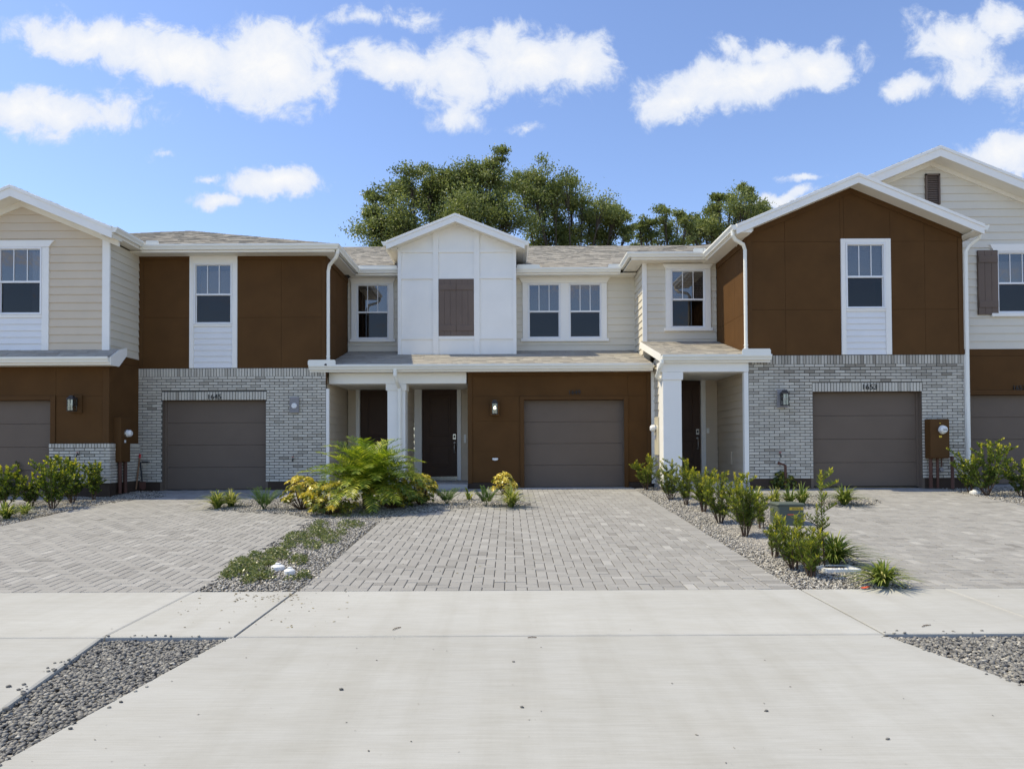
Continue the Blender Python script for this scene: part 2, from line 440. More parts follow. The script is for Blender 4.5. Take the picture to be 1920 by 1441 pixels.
def sheath(parent, fr, u0, u1, z0, z1, holes, m, w0=0.03, w1=.18, cl=(), name='wall'):
    rs = [(u0, u1, z0, z1)]
    for h in holes: rs = cut(rs, h)
    mb = MB()
    for r in rs:
        p = clips(R4(*r), cl)
        if p: mb.prism(p, w0, w1, fr)
    return mb.build(name, m, parent)
def siding(parent, fr, u0, u1, z0, z1, holes=(), m=None, cl=(), expo=.18, wallmat=None):
    w = sheath(parent, fr, u0, u1, z0, z1, holes, m, cl=cl)
    n = max(1, round((z1 - z0) / expo)); e = (z1 - z0) / n
    for i in range(n):
        a, b_ = z0 + i * e, z0 + (i + 1) * e
        rs = [(u0, u1, a, b_)]
        for h in holes: rs = cut(rs, h)
        j = R.uniform(-.001, .001)
        for r in rs:
            p = clips(R4(*r), cl)
            if p: MB().prism(p, 0, .029, fr, front=lambda z, b_=b_: .020 - .020 * (b_ - z) / e - .004 + j).build('siding_board', m, w)
    return w
def panels(parent, fr, us, zs, holes, m, cl=(), gap=.005, w0=0.012):
    w = sheath(parent, fr, us[0], us[-1], zs[0], zs[-1], holes, m, cl=cl)
    for i in range(len(us) - 1):
        for j in range(len(zs) - 1):
            rs = [(us[i] + gap / 2, us[i + 1] - gap / 2, zs[j] + gap / 2, zs[j + 1] - gap / 2)]
            for h in holes: rs = cut(rs, h)
            for r in rs:
                p = clips(R4(*r), cl)
                if p: MB().prism(p, w0, .0295, fr).build('wall_panel', m, w)
    return w
def board(parent, fr, u0, u1, z0, z1, m, w0=-.014, w1=.028, name='trim_board', cl=(), bev=.004):
    p = clips(R4(u0, u1, z0, z1), cl)
    o = MB().prism(p, w0, w1, fr).build(name, m, parent)
    return bevel(o, bev) if bev else o
def window(parent, fr, u0, u1, z0, z1, casing=None, muntins=2, blinds=None, extra=None):
    """vinyl double hung unit; u0..u1, z0..z1 is the outside of the vinyl frame"""
    t = .035; zm = z0 + (z1 - z0) * .487
    mb = MB()
    for (a, b_, c, d) in ((u0, u0 + t, z0, z1), (u1 - t, u1, z0, z1), (u0 + t, u1 - t, z0, z0 + t), (u0 + t, u1 - t, z1 - t, z1)):
        mb.rect(fr, a, b_, c, d, -.02, .10)
    win = bevel(mb.build('window', M['vinyl'], parent), .004)
    ia, ib = u0 + t, u1 - t
    mb = MB()
    mb.rect(fr, ia, ib, zm - .018, zm + .026, .006, .05)
    for a in (ia, ib - .016): mb.rect(fr, a, a + .016, zm + .026, z1 - t, .012, .045)
    mb.rect(fr, ia + .016, ib - .016, z1 - t - .014, z1 - t, .012, .045)
    for a in (ia, ib - .02): mb.rect(fr, a, a + .02, z0 + t, zm - .018, .03, .07)
    mb.rect(fr, ia + .02, ib - .02, z0 + t, z0 + t + .022, .03, .07)
    bevel(mb.build('sash', M['vinyl'], win), .003)
    MB().rect(fr, ia + .016, ib - .016, zm + .026, z1 - t - .014, .026, .032).build('pane', M['glass'], win)
    MB().rect(fr, ia + .02, ib - .02, z0 + t + .022, zm - .018, .046, .052).build('pane', M['screen'], win)
    for k in range(muntins):
        a = ia + (ib - ia) * (k + 1) / (muntins + 1)
        MB().rect(fr, a - .009, a + .009, zm + .026, z1 - t - .014, .016, .0255).build('muntin', M['vinyl'], win)
    mb = MB()                                                       # box coloured dark to stand in for the unlit room's shade
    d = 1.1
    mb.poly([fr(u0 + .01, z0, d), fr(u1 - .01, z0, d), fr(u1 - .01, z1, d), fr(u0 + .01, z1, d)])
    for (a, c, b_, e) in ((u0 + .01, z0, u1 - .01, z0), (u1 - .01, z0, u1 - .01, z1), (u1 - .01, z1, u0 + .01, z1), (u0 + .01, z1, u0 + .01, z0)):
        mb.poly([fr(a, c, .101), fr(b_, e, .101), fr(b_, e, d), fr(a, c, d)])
    mb.build('dark_room_box', M['dark'], win)
    if blinds:
        mb = MB(); zz = z1 - t - .03; bot = blinds
        while zz > bot:
            mb.poly([fr(ia + .02, zz, .085), fr(ib - .02, zz, .085), fr(ib - .02, zz - .03, .105), fr(ia + .02, zz - .03, .105)]); zz -= .042
        mb.build('blind', M['blind'], win)
    if casing:
        cw, hd, flare, sill, apron = casing
        for ca, cb in ((u0 - cw, u0 - .001), (u1 + .001, u1 + cw)):
            bevel(MB().rect(fr, ca, cb, z0, z1, -.026, .028).build('casing', M['white'], win), .004)
        if hd:
            mb = MB().prism([(u0 - cw, z1 + .001), (u1 + cw, z1 + .001), (u1 + cw, z1 + hd * .25), (u1 + cw + flare, z1 + hd), (u0 - cw - flare, z1 + hd), (u0 - cw, z1 + hd * .25)], -.034, .028, fr)
            bevel(mb.build('window_head', M['white'], win), .004)
        if sill:
            bevel(MB().rect(fr, u0 - cw - sill, u1 + cw + sill, z0 - .075, z0 - .001, -.045, .028).build('sill', M['white'], win), .004)
    return win
def garage_door(parent, fr, u0, u1, z0, z1, w):
    d = part_empty('garage_door', parent)
    n = 4; h = (z1 - z0) / n
    for k in range(n):
        a, b_ = z0 + k * h, z0 + (k + 1) * h
        p = MB()
        prof = [(a + .001, w + .008), (a + .006, w), (b_ - .006, w), (b_ - .001, w + .008)]
        for (za, wa), (zb, wb) in zip(prof, prof[1:]):
            p.poly([fr(u0, za, wa), fr(u1, za, wa), fr(u1, zb, wb), fr(u0, zb, wb)])
        p.rect(fr, u0, u1, a + .001, b_ - .001, w + .0085, w + .04)
        p.build('door_panel', M['taupe'], d)
    MB().rect(fr, u0, u1, z0 - .018, z0 - .0005, w - .002, w + .03).build('bottom_seal', M['black'], d)
    return d
def lettering(name, text, size, ext, parent, at):
    c = bpy.data.curves.new(name, 'FONT'); c.body = text; c.size = size; c.extrude = ext; c.align_x = 'CENTER'; c.resolution_u = 3
    tmp = bpy.data.objects.new('tmp', c); me = bpy.data.meshes.new_from_object(tmp); bpy.data.objects.remove(tmp)
    me.name = name; me.transform(Matrix.Rotation(math.pi / 2, 4, 'X')); me.materials.clear(); me.materials.append(M['black'])
    o = bpy.data.objects.new(name, me); return link(o, parent, at)
def digits(parent, text, u, z, Y, h):
    e = part_empty('house_number', parent)
    x = u; gap = h * .70
    x -= gap * (len(text) - 1) / 2
    for ch in text:
        lettering('digit', ch, h * 1.38, .008, e, (x, Y - .010, z))
        x += gap
    return e
def sweep(pts, prof, closed_prof=True):
    """profile [(out, z)] swept along a level path; out = to the right of the walking direction"""
    mb = MB(); n = len(pts); k = len(prof)
    P2 = [Vector((p[0], p[1])) for p in pts]
    for i in range(n):
        d0 = (P2[i] - P2[i - 1]).normalized() if i > 0 else None
        d1 = (P2[i + 1] - P2[i]).normalized() if i < n - 1 else None
        n0 = Vector((d0.y, -d0.x)) if d0 else None; n1 = Vector((d1.y, -d1.x)) if d1 else None
        if n0 and n1:
            m_ = (n0 + n1); m_ = m_ / m_.dot(n0)
        else: m_ = n0 or n1
        for (o, z) in prof: mb.v.append((P2[i].x + m_.x * o, P2[i].y + m_.y * o, pts[i][2] + z))
    for i in range(n - 1):
        for j in range(k):
            j2 = (j + 1) % k
            mb.f.append((i * k + j, i * k + j2, (i + 1) * k + j2, (i + 1) * k + j)); mb.t.append(.5)
    mb.f.append(tuple(range(k))); mb.f.append(tuple((n - 1) * k + j for j in range(k))[::-1]); mb.t += [.5, .5]
    return mb
GPROF = [(.002, -.005), (.002, -.115), (.075, -.115), (.083, -.085), (.105, -.055), (.118, -.035), (.118, 0.0), (.106, 0.0), (.104, -.012)]
def gutter(parent, pts):
    g_ = sweep(pts, GPROF).build('gutter', M['trim'], parent)
    fa = sweep(pts, [(0, .02), (0, -.165), (-.022, -.165), (-.022, .02)]).build('fascia', M['white'], parent)
    return g_
def downspout(parent, pts, r=.042, shoe=True):
    o = MB().tube(pts, r, 8, True, flat=.8).build('downspout', M['trim'], parent, smooth_=False)
    zs_ = [p[2] for p in pts]
    mb = MB(); p0, p1 = Vector(pts[-3]), Vector(pts[-2])
    for k in (.25, .75):
        c = p0.lerp(p1, k); mb.tube([c - Vector((0, 0, .015)), c + Vector((0, 0, .015))], r * 1.12, 8, True, flat=.8)
    mb.build('strap', M['trim'], o)
    if shoe:
        a = Vector(pts[-1]); d = (a - Vector(pts[-2])).normalized()
        MB().tube([a - d * .005, a + d * .04], r * .9, 8).build('shoe', M['black'], o)
    return o
def soffit(parent, x0, x1, y0, y1, z, along='y'):
    """level ribbed soffit; ribs run along the given axis"""
    mb = MB(); p = .1
    if along == 'y':
        x = x0
        while x < x1 - .01:
            e = min(x + p, x1); mb.box(x + .003, e - .003, y0, y1, z, z + .02); x += p
    else:
        y = y0
        while y < y1 - .01:
            e = min(y + p, y1); mb.box(x0, x1, y + .003, e - .003, z, z + .02); y += p
    mb.box(x0, x1, y0, y1, z + .0205, z + .03)
    return mb.build('soffit', M['soffit'], parent)
def shingles(parent, O, U, V, poly, course=.14, name='shingles'):
    O, U, V = Vector(O), Vector(U).normalized(), Vector(V).normalized(); N = U.cross(V).normalized()
    if N.z < 0: N = -N
    us = [p[0] for p in poly]; vs_ = [p[1] for p in poly]
    ori = 1 if sum(poly[i][0] * poly[(i + 1) % len(poly)][1] - poly[(i + 1) % len(poly)][0] * poly[i][1] for i in range(len(poly))) > 0 else -1
    hp = []
    for i, p in enumerate(poly):
        q = poly[(i + 1) % len(poly)]; dx_, dy_ = (q[0] - p[0]) * ori, (q[1] - p[1]) * ori
        hp.append((dy_, -dx_, dy_ * p[0] - dx_ * p[1]))
    mb = MB(); dk = MB()
    dk.poly([O + U * a + V * b_ + N * -.012 for a, b_ in poly])
    v = min(vs_)
    while v < max(vs_):
        u = min(us) - R.uniform(0, .3); base = R.uniform(-.05, .05)
        while u < max(us):
            wd = R.choice((.11, .16, .2, .26, .33)) ; hgt = R.choice((.003, .005, .009))
            p = clips(R4(u, u + wd, v, v + course + .012), hp)
            if p:
                t = min(1, max(0, R.gauss(.5, .15) + base)); v1 = v + course + .012
                def pt(a, b_): return O + U * a + V * b_ + N * (hgt * (v1 - b_) / course)
                mb.poly([pt(a, b_) for a, b_ in p], t)
                low = [q for q in p if abs(q[1] - v) < 1e-6]
                if len(low) == 2:
                    a, c = pt(*low[0]), pt(*low[1]); mb.poly([a, c, c - N * .02, a - N * .02], max(0, t - .15))
            u += wd + (.004 if R.random() < .3 else 0)
        v += course
    d = dk.build('roof_deck', M['deck'], parent)
    s = mb.build(name, M['shingle'], parent, 'stuff')
    return s
BR_VAR = {}
def brick_mesh(du, dz, tone, fr):
    mb = MB(); c = .004; j = .0
    o = [(0, 0), (du, 0), (du, dz), (0, dz)]; i_ = [(c, c), (du - c, c), (du - c, dz - c), (c, dz - c)]
    k = [R.uniform(-.002, .002) for _ in range(4)]
    i_ = [(a + k[q], b_ + k[q] * .4) for q, (a, b_) in enumerate(i_)]
    mb.poly([fr(u, z, 0) for u, z in i_], tone)
    for q in range(4):
        a, b_ = q, (q + 1) % 4
        mb.poly([fr(*o[a], .004), fr(*o[b_], .004), fr(*i_[b_], 0), fr(*i_[a], 0)], tone)
        mb.poly([fr(*o[a], .02), fr(*o[b_], .02), fr(*o[b_], .004), fr(*o[a], .004)], tone)
    return mb
def brickwork(parent, fr, u0, u1, z0, z1, holes, L, H, soldiers, budget, key, ret=None, dark_band=None):
    """running bond with soldier courses; soldiers = [(u0,u1,z0,z1)]"""
    wall = sheath(parent, fr, u0, u1, z0, z1, holes, M['mortar'], .016, .10, name='brick_wall')
    J = .0135; pcs = []
    for s_ in soldiers:
        n = round((s_[1] - s_[0]) / (H + .001)); e = (s_[1] - s_[0]) / n
        pcs += [(s_[0] + i * e + J / 2, s_[0] + (i + 1) * e - J / 2, s_[2] + J / 2, s_[3] - J / 2, 1) for i in range(n)]
    n = round((z1 - z0) / H); e = (z1 - z0) / n
    block = list(holes) + list(soldiers)
    for r_ in range(n):
        a, b_ = z0 + r_ * e, z0 + (r_ + 1) * e
        mid = (a + b_) / 2
        u = u0 - (L / 2 if r_ % 2 else 0)
        while u < u1:
            rs = [(max(u, u0) , min(u + L, u1), a + J / 2, b_ - J / 2)]
            for h in block:
                if h[2] < mid < h[3]: rs = cut(rs, (h[0], h[1], a - 1, b_ + 1))
            pcs += [(q[0] + J / 2, q[1] - J / 2, q[2], q[3], 0) for q in rs if q[1] - q[0] > .035]
            u += L
    pcs.sort(key=lambda q: -(q[1] - q[0]) * (q[3] - q[2]))
    rest = MB()
    for i, (a, b_, c, d, so) in enumerate(pcs):
        t = R.gauss(.66, .14)
        if R.random() < .09: t -= .3
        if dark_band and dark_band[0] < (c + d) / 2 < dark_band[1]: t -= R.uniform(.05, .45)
        t = min(1, max(0, t)); jit = R.uniform(-.003, .003)
        if i < budget:
            tv = round(t * 9) / 9; kk = (key, round(b_ - a, 2), round(d - c, 2), tv, R.randrange(3))
            if kk not in BR_VAR: BR_VAR[kk] = brick_mesh(b_ - a, d - c, tv, fr0(fr)).mesh('brick', M['brick'])
            use_mesh('brick', BR_VAR[kk], wall, Vector(fr(a, c, jit)))
        else:
            m_ = brick_mesh(b_ - a, d - c, t, lambda u, z, w: fr(a + u, c + z, w + jit)); n_ = len(rest.v)
            rest.v += m_.v; rest.f += [tuple(x + n_ for x in f_) for f_ in m_.f]; rest.t += m_.t
    if rest.f: rest.build('bricks', M['brick'], wall, 'stuff')
    return wall
def fr0(fr):
    o = Vector(fr(0, 0, 0))
    return lambda u, z, w: tuple(Vector(fr(u, z, w)) - o)
def gable_roof(h, xc, zr, hl, hr, m_, y0, y1, ywall, gut=(True, True), shing=True, th=.15, ygl=None, ygr=None):
    fr = lambda u, z, w: (u, w, z)
    def slab(a, b_, w0, w1, s): # a,b: offsets below the roof plane
        lo = xc + s * (hl if s < 0 else hr); zl = zr - m_ * (hl if s < 0 else hr)
        return [(xc, zr - a), (lo, zl - a), (lo, zl - b_), (xc, zr - b_)]
    for s in (-1, 1):
        MB().prism(slab(.0, .05, 0, 0, s), y0 + .004, y1, fr).build('roof', M['deck'], h)
        MB().prism(slab(.0505, th + .02, 0, 0, s), y0 + .03, ywall + .02, fr).build('soffit', M['soffit'], h)
        bevel(MB().prism(slab(-.004, th + .05, 0, 0, s), y0 - .022, y0 + .003, fr).build('rake_board', M['white'], h), .004)
        bevel(MB().prism(slab(-.012, .055, 0, 0, s), y0 - .042, y0 - .0225, fr).build('rake_moulding', M['white'], h), .004)
        w_ = hl if s < 0 else hr
        ln = w_ * math.sqrt(1 + m_ * m_)
        if shing:
            shingles(h, (xc + s * w_, y0 - .03, zr - m_ * w_ + .012), (0, 1, 0), (-s, 0, m_), [(0, 0), (y1 - y0, 0), (y1 - y0, ln), (0, ln)])
        if gut[0 if s < 0 else 1]:
            X = xc + s * (w_ + .004); z = zr - m_ * w_ + .01
            ye = (ygl if s < 0 else ygr) or y1
            gutter(h, [(X, ye, z), (X, y0 - .02, z)] if s < 0 else [(X, y0 - .02, z), (X, ye, z)])
# ---------------------------------------------------------------- the terrace of townhouses
YA, YB, YB2, YB3, YC, YC2, YD, YE = 16.85, 17.15, 19.15, 18.5, 15.6, 17.95, 15.6, 16.3
HG = 'attached townhouses of the terrace'
def guard(h, x0, x1, y, z, hh=.09):
    mb = MB().prism([(x0, z), (x1, z), (x1, z + hh * .7), (x1 - .025, z + hh), (x0 + .025, z + hh), (x0, z + hh * .7)], y, y + .012, lambda u, zz, w: (u, w, zz))
    return mb.build('splash_guard', M['trim'], h)
def guard_s(h, x, y0, y1, z, hh=.09):
    return MB().box(x, x + .012, y0, y1, z, z + hh).build('splash_guard', M['trim'], h)

# ---- house with the tan gable at the left edge (D)
hD = thing('townhouse', (-11, YD, 0), 'tan sided townhouse with front gable and low brick band, cut off by the left edge', 'house', HG)
xr = PX(205, 560, YD); xcD = -10.74; zrD = PZ(18, 348, 15.22); mD = .417
zs_ = PZ(100, 657, YD)
wz0, wz1 = PZ(38, 590, YD), PZ(38, 464, YD); wc = PX(38, 520, YD); wh = (PX(79, 520, YD) - PX(-3, 520, YD)) / 2
surr = (wc - wh - .155, wc + wh + .155, zs_, wz1 + .03)
gD = gable(xcD, zrD - .195, mD)
siding(hD, FF(YD), -14.5, xr - .15, zs_, 6.7, [surr], M['siding_d'], gD)
board(hD, FF(YD), xr - .15, xr + .014, zs_ - .02, PZ(200, 440, YD), M['white'], -.022)
for s in (-1, 1):                                                   # frieze under the sloping soffit
    ua, za = xcD, zrD - .20
    poly = [(ua, za), (ua + s * 2.15, za - mD * 2.15), (ua + s * 2.15, za - mD * 2.15 - .13), (ua, za - .13)]
    MB().prism(poly, -.03, .02, FF(YD)).build('frieze_board', M['soffit'], hD)
# window with white boarded panel beneath
for a, b_ in ((surr[0], wc - wh - .002), (wc + wh + .002, surr[1])): board(hD, FF(YD), a, b_, zs_ + .005, wz1, M['white'], -.02)
siding(hD, FF(YD - .004), wc - wh, wc + wh, zs_ + .01, wz0 - .06, (), M['siding_w'], expo=.145)
board(hD, FF(YD), wc - wh, wc + wh, wz0 - .06, wz0 - .002, M['white'], -.018)
wD = window(hD, FF(YD - .01), wc - wh, wc + wh, wz0, wz1)
mb = MB()
for i in range(7): mb.poly([(wc + wh - .05 - i * .035, YD + .10 + .02 * (i % 2), wz0 + .05), (wc + wh - .085 - i * .035, YD + .10 + .02 * ((i + 1) % 2), wz0 + .05), (wc + wh - .085 - i * .035, YD + .10 + .02 * ((i + 1) % 2), wz1 - .05), (wc + wh - .05 - i * .035, YD + .10 + .02 * (i % 2), wz1 - .05)])
mb.build('curtain', M['blind'], wD)
bevel(MB().prism([(surr[0], wz1 + .002), (surr[1], wz1 + .002), (surr[1] + .12, wz1 + .15), (surr[0] - .12, wz1 + .15)], -.034, .028, FF(YD)).build('window_head', M['white'], hD), .004)
# side wall and eaves
XD = xr + .012
siding(hD, FR(XD - .004), YD + .0345, YA + .0115, zs_ - .06, 5.58, (), M['siding'], expo=.18)
gable_roof(hD, xcD, zrD, 3.9, 2.20, mD, 15.22, 26, YD, (False, False), th=.185)
zg = zrD - mD * 2.20 + .01
gutter(hD, [(xcD + 2.204, 15.20, zg), (xcD + 2.204, 16.34, zg)])
soffit(hD, XD - .03, xcD + 2.2, YD - .3, YA, zg - .15, 'y')
bevel(MB().box(XD - .03, xcD + 2.2, 15.24, 15.27, zg - .16, zg + .02).build('eave_return', M['white'], hD), .004)
MB().box(XD - .03, xcD + 2.179, 15.275, YA - .02, zg - .119, zg - .004).build('eave_box', M['soffit'], hD)
# low roof strip over the garage
zk0, zk1 = PZ(100, 669, 15.2), zs_
xk = PX(201, 680, 15.15)
sl = math.hypot(YD - 15.28, zk1 - zk0)
shingles(hD, (-14.5, 15.24, zk0 + .012), (1, 0, 0), (0, YD - 15.24, zk1 - zk0), [(0, 0), (xk + 14.5, 0), (xk + 14.5, sl + .06), (0, sl + .06)], .12)
gutter(hD, [(-14.5, 15.27, zk0), (xk, 15.27, zk0)])
MB().prism([(15.26, zk0 - .17), (YD - .02, zk0 - .17), (YD + .3, zk1 - .08), (YD + .3, zk1 + .09), (YD - .02, zk1), (15.26, zk0 + .01)], -.01, .02, lambda u, z, w: (xk + w, u, z)).build('rake_board', M['white'], hD)
soffit(hD, -14.5, xk - .01, 15.29, YD, zk0 - .16, 'y')
# lower storey
zw1, zw0 = PZ(150, 831, YD), PZ(150, 906, YD)
xg1 = PX(94, 850, YD); xg0 = xg1 - 2.44; zgt = PZ(50, 750, YD)
ho = (xg0, xg1, -.02, zgt)
panels(hD, FF(YD), [-14.5, xg0 - .11, xg1 + .11, xr + .011], [zw1 - .02, zgt + .09, zk0 - .08], [ho], M['brown'])
board(hD, FF(YD), xg1, xg1 + .11, zw1, zgt + .10, M['brown_tr'], -.012); board(hD, FF(YD), xg0, xg1, zgt, zgt + .10, M['brown_tr'], -.012)
board(hD, FF(YD), xr - .13, xr + .012, zw1, zk0 - .2, M['brown_tr'], -.008)
MB().box(xg1 - .003, xg1 + .02, YD + .031, YD + .21, 0, zgt + .02).build('garage_jamb', M['brown_tr'], hD)
garage_door(hD, FF(YD), xg0, xg1, .01, zgt, .14)
brickwork(hD, FF(YD - .055), xg1 + .002, xr + .06, zw0, zw1 - .10, (), .224, .0655, [], 300, 'D')
brickwork(hD, FF(YD - .06), xg1 + .002, xr + .06, zw1 - .10, zw1, (), .224, .0655, [(xg1 + .002, xr + .06, zw1 - .10, zw1)], 300, 'Ds')
brickwork(hD, FR(xr + .065), YD - .05, YA - .02, zw0, zw1 - .10, (), .224, .0655, [], 120, 'Dr')
brickwork(hD, FR(xr + .069), YD - .05, YA - .02, zw1 - .10, zw1, (), .224, .0655, [(YD - .05, YA - .02, zw1 - .10, zw1)], 60, 'Drs')
MB().box(xg1, xr + .05, YD - .03, YD + .2, -.1, zw0).build('foundation', M['base'], hD)
MB().box(xr - .1, xr + .052, YD + .2, YA, -.1, zw0).build('foundation', M['base'], hD)
panels(hD, FR(XD), [YD + .0345, YA + .1], [zw1, zk0 - .05, zs_ - .06], [], M['brown'])
MB().box(-14.5, xr - .2, YD + .3, 27, -.1, 3.0).build('house_body', M['siding_d'], hD)

# ---- house 1645 (A)
hA = thing('townhouse', (-6.6, YA, 0), 'brown and white townhouse with brick garage front numbered 1645', 'house', HG)
xl, xr = XD - .03, PX(611, 640, YA)
zt, zb, zso = PZ(430, 690, YA), PZ(430, 903, YA), PZ(430, 479, YA)
a0, a1, zl = PX(304, 800, YA), PX(498, 800, YA), PZ(400, 750, YA)
ZE = zso + .135                                                    # gutter line
brickwork(hA, FF(YA), xl, xr, zb, zt, [(a0, a1, zb - 1, zl)], .224, .0655,
          [(xl, xr, zt - .205, zt), (a0 - .015, a1 + .02, zl, zl + .205)], 300, 'A')
MB().box(xl, a0, YA + .02, YA + .2, -.1, zb).build('foundation', M['base'], hA)
MB().box(a1, xr, YA + .02, YA + .2, -.1, zb).build('foundation', M['base'], hA)
MB().box(a0 - .05, a0 + .003, YA + .018, YA + .22, 0, zl + .02).build('garage_jamb', M['taupe'], hA)
MB().box(a1 - .003, a1 + .05, YA + .018, YA + .22, 0, zl + .02).build('garage_jamb', M['taupe'], hA)
MB().box(a0 + .0035, a1 - .0035, YA + .019, YA + .219, zl - .002, zl + .03).build('garage_head', M['brown_tr'], hA)
MB().box(a0 + .0035, a0 + .05, YA + .13, YA + .159, 0, zl - .005).build('door_stop', M['taupe'], hA)
MB().box(a1 - .05, a1 - .0035, YA + .13, YA + .159, 0, zl - .005).build('door_stop', M['taupe'], hA)
garage_door(hA, FF(YA), a0, a1, .012, zl, .16)
digits(hA, '1645', PX(402, 743, YA), PZ(402, 748, YA), YA, .125)
s0, s1 = PX(355.5, 580, YA), PX(445, 580, YA)
wz0, wz1 = PZ(400, 608, YA), PZ(400, 494, YA); w0, w1 = PX(364, 550, YA), PX(435.5, 550, YA)
zm = PZ(480, 595, YA)
panels(hA, FF(YA), [xl, s0 - .001], [zt + .002, zm, zso], [], M['brown'])
panels(hA, FF(YA), [s1 + .001, PX(527, 560, YA), xr], [zt + .002, zm, zso], [], M['brown'])
for a, b_ in ((xl, xl + .11), (xr - .10, xr)): board(hA, FF(YA), a, b_, zt + .002, zso - .10, M['brown_tr'], -.004)
for a, b_ in ((xl, s0 - .001), (s1 + .001, xr)): board(hA, FF(YA), a, b_, zso - .10, zso, M['brown_tr'], -.004)
for a, b_ in ((s0, w0 - .003), (w1 + .003, s1)): board(hA, FF(YA), a, b_, zt + .004, zso, M['white'], -.02)
board(hA, FF(YA), w0 - .002, w1 + .002, wz1 + .002, zso, M['white'], -.018)
siding(hA, FF(YA - .004), w0, w1, zt + .006, wz0 - .05, (), M['siding_w'], expo=.145)
board(hA, FF(YA), w0, w1, wz0 - .05, wz0 - .002, M['white'], -.018)
wA = window(hA, FF(YA - .01), w0, w1, wz0, wz1)
MB().box(PX(391, 575, YA), PX(414, 575, YA), YA + .05, YA + .055, PZ(400, 581, YA), PZ(400, 564, YA)).build('paper_notice', M['paper'], wA)
XA = xr
zpr = lambda y: PZ(700, 683, 16.72) + (y - 16.85) * .272            # the porch roof surface
panels(hA, FR(XA), [YA + .0345, 17.9, YB2], [zpr(YA) - .06, zm, zso], [], M['brown'])
board(hA, FR(XA), YA + .013, YB2, zso - .14, zso, M['brown_tr'], -.012); board(hA, FR(XA), YA + .013, YA + .12, 2.5, zso - .14, M['brown_tr'], -.010)
EY, EX = YA - .40, XA + .31
soffit(hA, XA + .012, EX, YA - .38, YB2 - .42, ZE - .15, 'x'); soffit(hA, xl - .2, EX, EY + .01, YA + .02, ZE - .152, 'y')
gutter(hA, [(xcD + 2.204, EY, ZE), (EX, EY, ZE), (EX, YB2 - .40, ZE)])
guard(hA, PX(277, 455, EY), PX(301, 455, EY), EY - .10, ZE, .085)
ap = 6.06; px_, p36 = EX - ap, .36
shingles(hA, (EX - 2 * ap, EY - .03, ZE + .012), (1, 0, 0), (0, 1, p36), [(0, 0), (2 * ap, 0), (ap, ap * math.hypot(1, p36))])
shingles(hA, (EX + .03, EY, ZE + .012), (0, 1, 0), (-1, 0, p36), [(0, 0), (13, 0), (13, ap * math.hypot(1, p36)), (ap, ap * math.hypot(1, p36))])
downspout(hA, [(EX + .06, EY + .02, ZE - .1), (EX + .06, EY + .03, ZE - .19), (EX + .0, EY + .10, ZE - .28), (XA + .10, YA - .06, ZE - .40), (XA + .062, YA - .02, ZE - .52), (XA + .062, YA - .02, 3.2), (XA + .062, YA - .02, 3.06), (XA + .03, YA - .10, 2.96)])
# porch side wall in siding, door in the left bay
siding(hA, FR(XA - .02), YA + .10, YB2, .1, 2.7, (), M['siding_d'])
board(hA, FF(YA), XA + .002, XA + .07, .1, 2.4, M['white'], .004, .1)
MB().box(xl + .3, XA - .25, YA + .35, 27, -.1, 5.3).build('house_body', M['siding_d'], hA)

# ---- house 1649 in the middle (B)
hB = thing('townhouse', (.2, YB, 0), 'middle townhouse with white panelled gable over a long porch roof, numbered 1649', 'house', HG)
xb = PX(877, 800, YB); xe = PX(1221, 780, YB); zgb = PZ(1000, 697, YB)
d0, d1, zd = PX(983, 840, YB), PX(1170.5, 840, YB), PZ(1076, 749, YB)
hole = (d0, d1, -.1, zd)
zp = [.14, PZ(920, 845, YB), PZ(920, 789, YB), zd + .09, zgb]
panels(hB, FF(YB), [xb, d0 - .10], zp, [], M['brown']); panels(hB, FF(YB), [d1 + .10, xe], zp, [], M['brown'])
panels(hB, FF(YB), [d0 - .10, d1 + .10], [zd + .09, zgb], [], M['brown'])
for a, b_ in ((d0 - .10, d0), (d1, d1 + .10)): board(hB, FF(YB), a, b_, 0, zd + .09, M['brown_tr'], -.014)
board(hB, FF(YB), d0, d1, zd, zd + .09, M['brown_tr'], -.014)
board(hB, FF(YB), xb, xb + .11, .12, zgb, M['brown_tr'], -.010); board(hB, FF(YB), xe - .09, xe, .12, zgb, M['brown_tr'], -.010)
board(hB, FF(YB), xb + .112, xe - .092, zgb - .09, zgb, M['brown_tr'], -.010)
for a, b_ in ((xb, d0 - .11), (d1 + .11, xe)): MB().box(a, b_, YB + .005, YB + .2, -.1, .135).build('foundation', M['base'], hB)
for a, b_ in ((d0 - .06, d0 + .0), (d1, d1 + .06)): MB().box(a, b_, YB + .03, YB + .24, 0, zd).build('garage_jamb', M['taupe'], hB)
MB().box(d0 - .05, d1 + .05, YB + .03, YB + .24, zd, zd + .05).build('garage_head', M['brown_tr'], hB)
garage_door(hB, FF(YB), d0, d1, .02, zd, .17)
MB().box(d0 - .15, d1 + .15, 16.82, YB + .3, -.12, .008).build('garage_sill', M['porch'], hB)
digits(hB, '1649', PX(1077, 735, YB), PZ(1077, 739, YB), YB, .11)
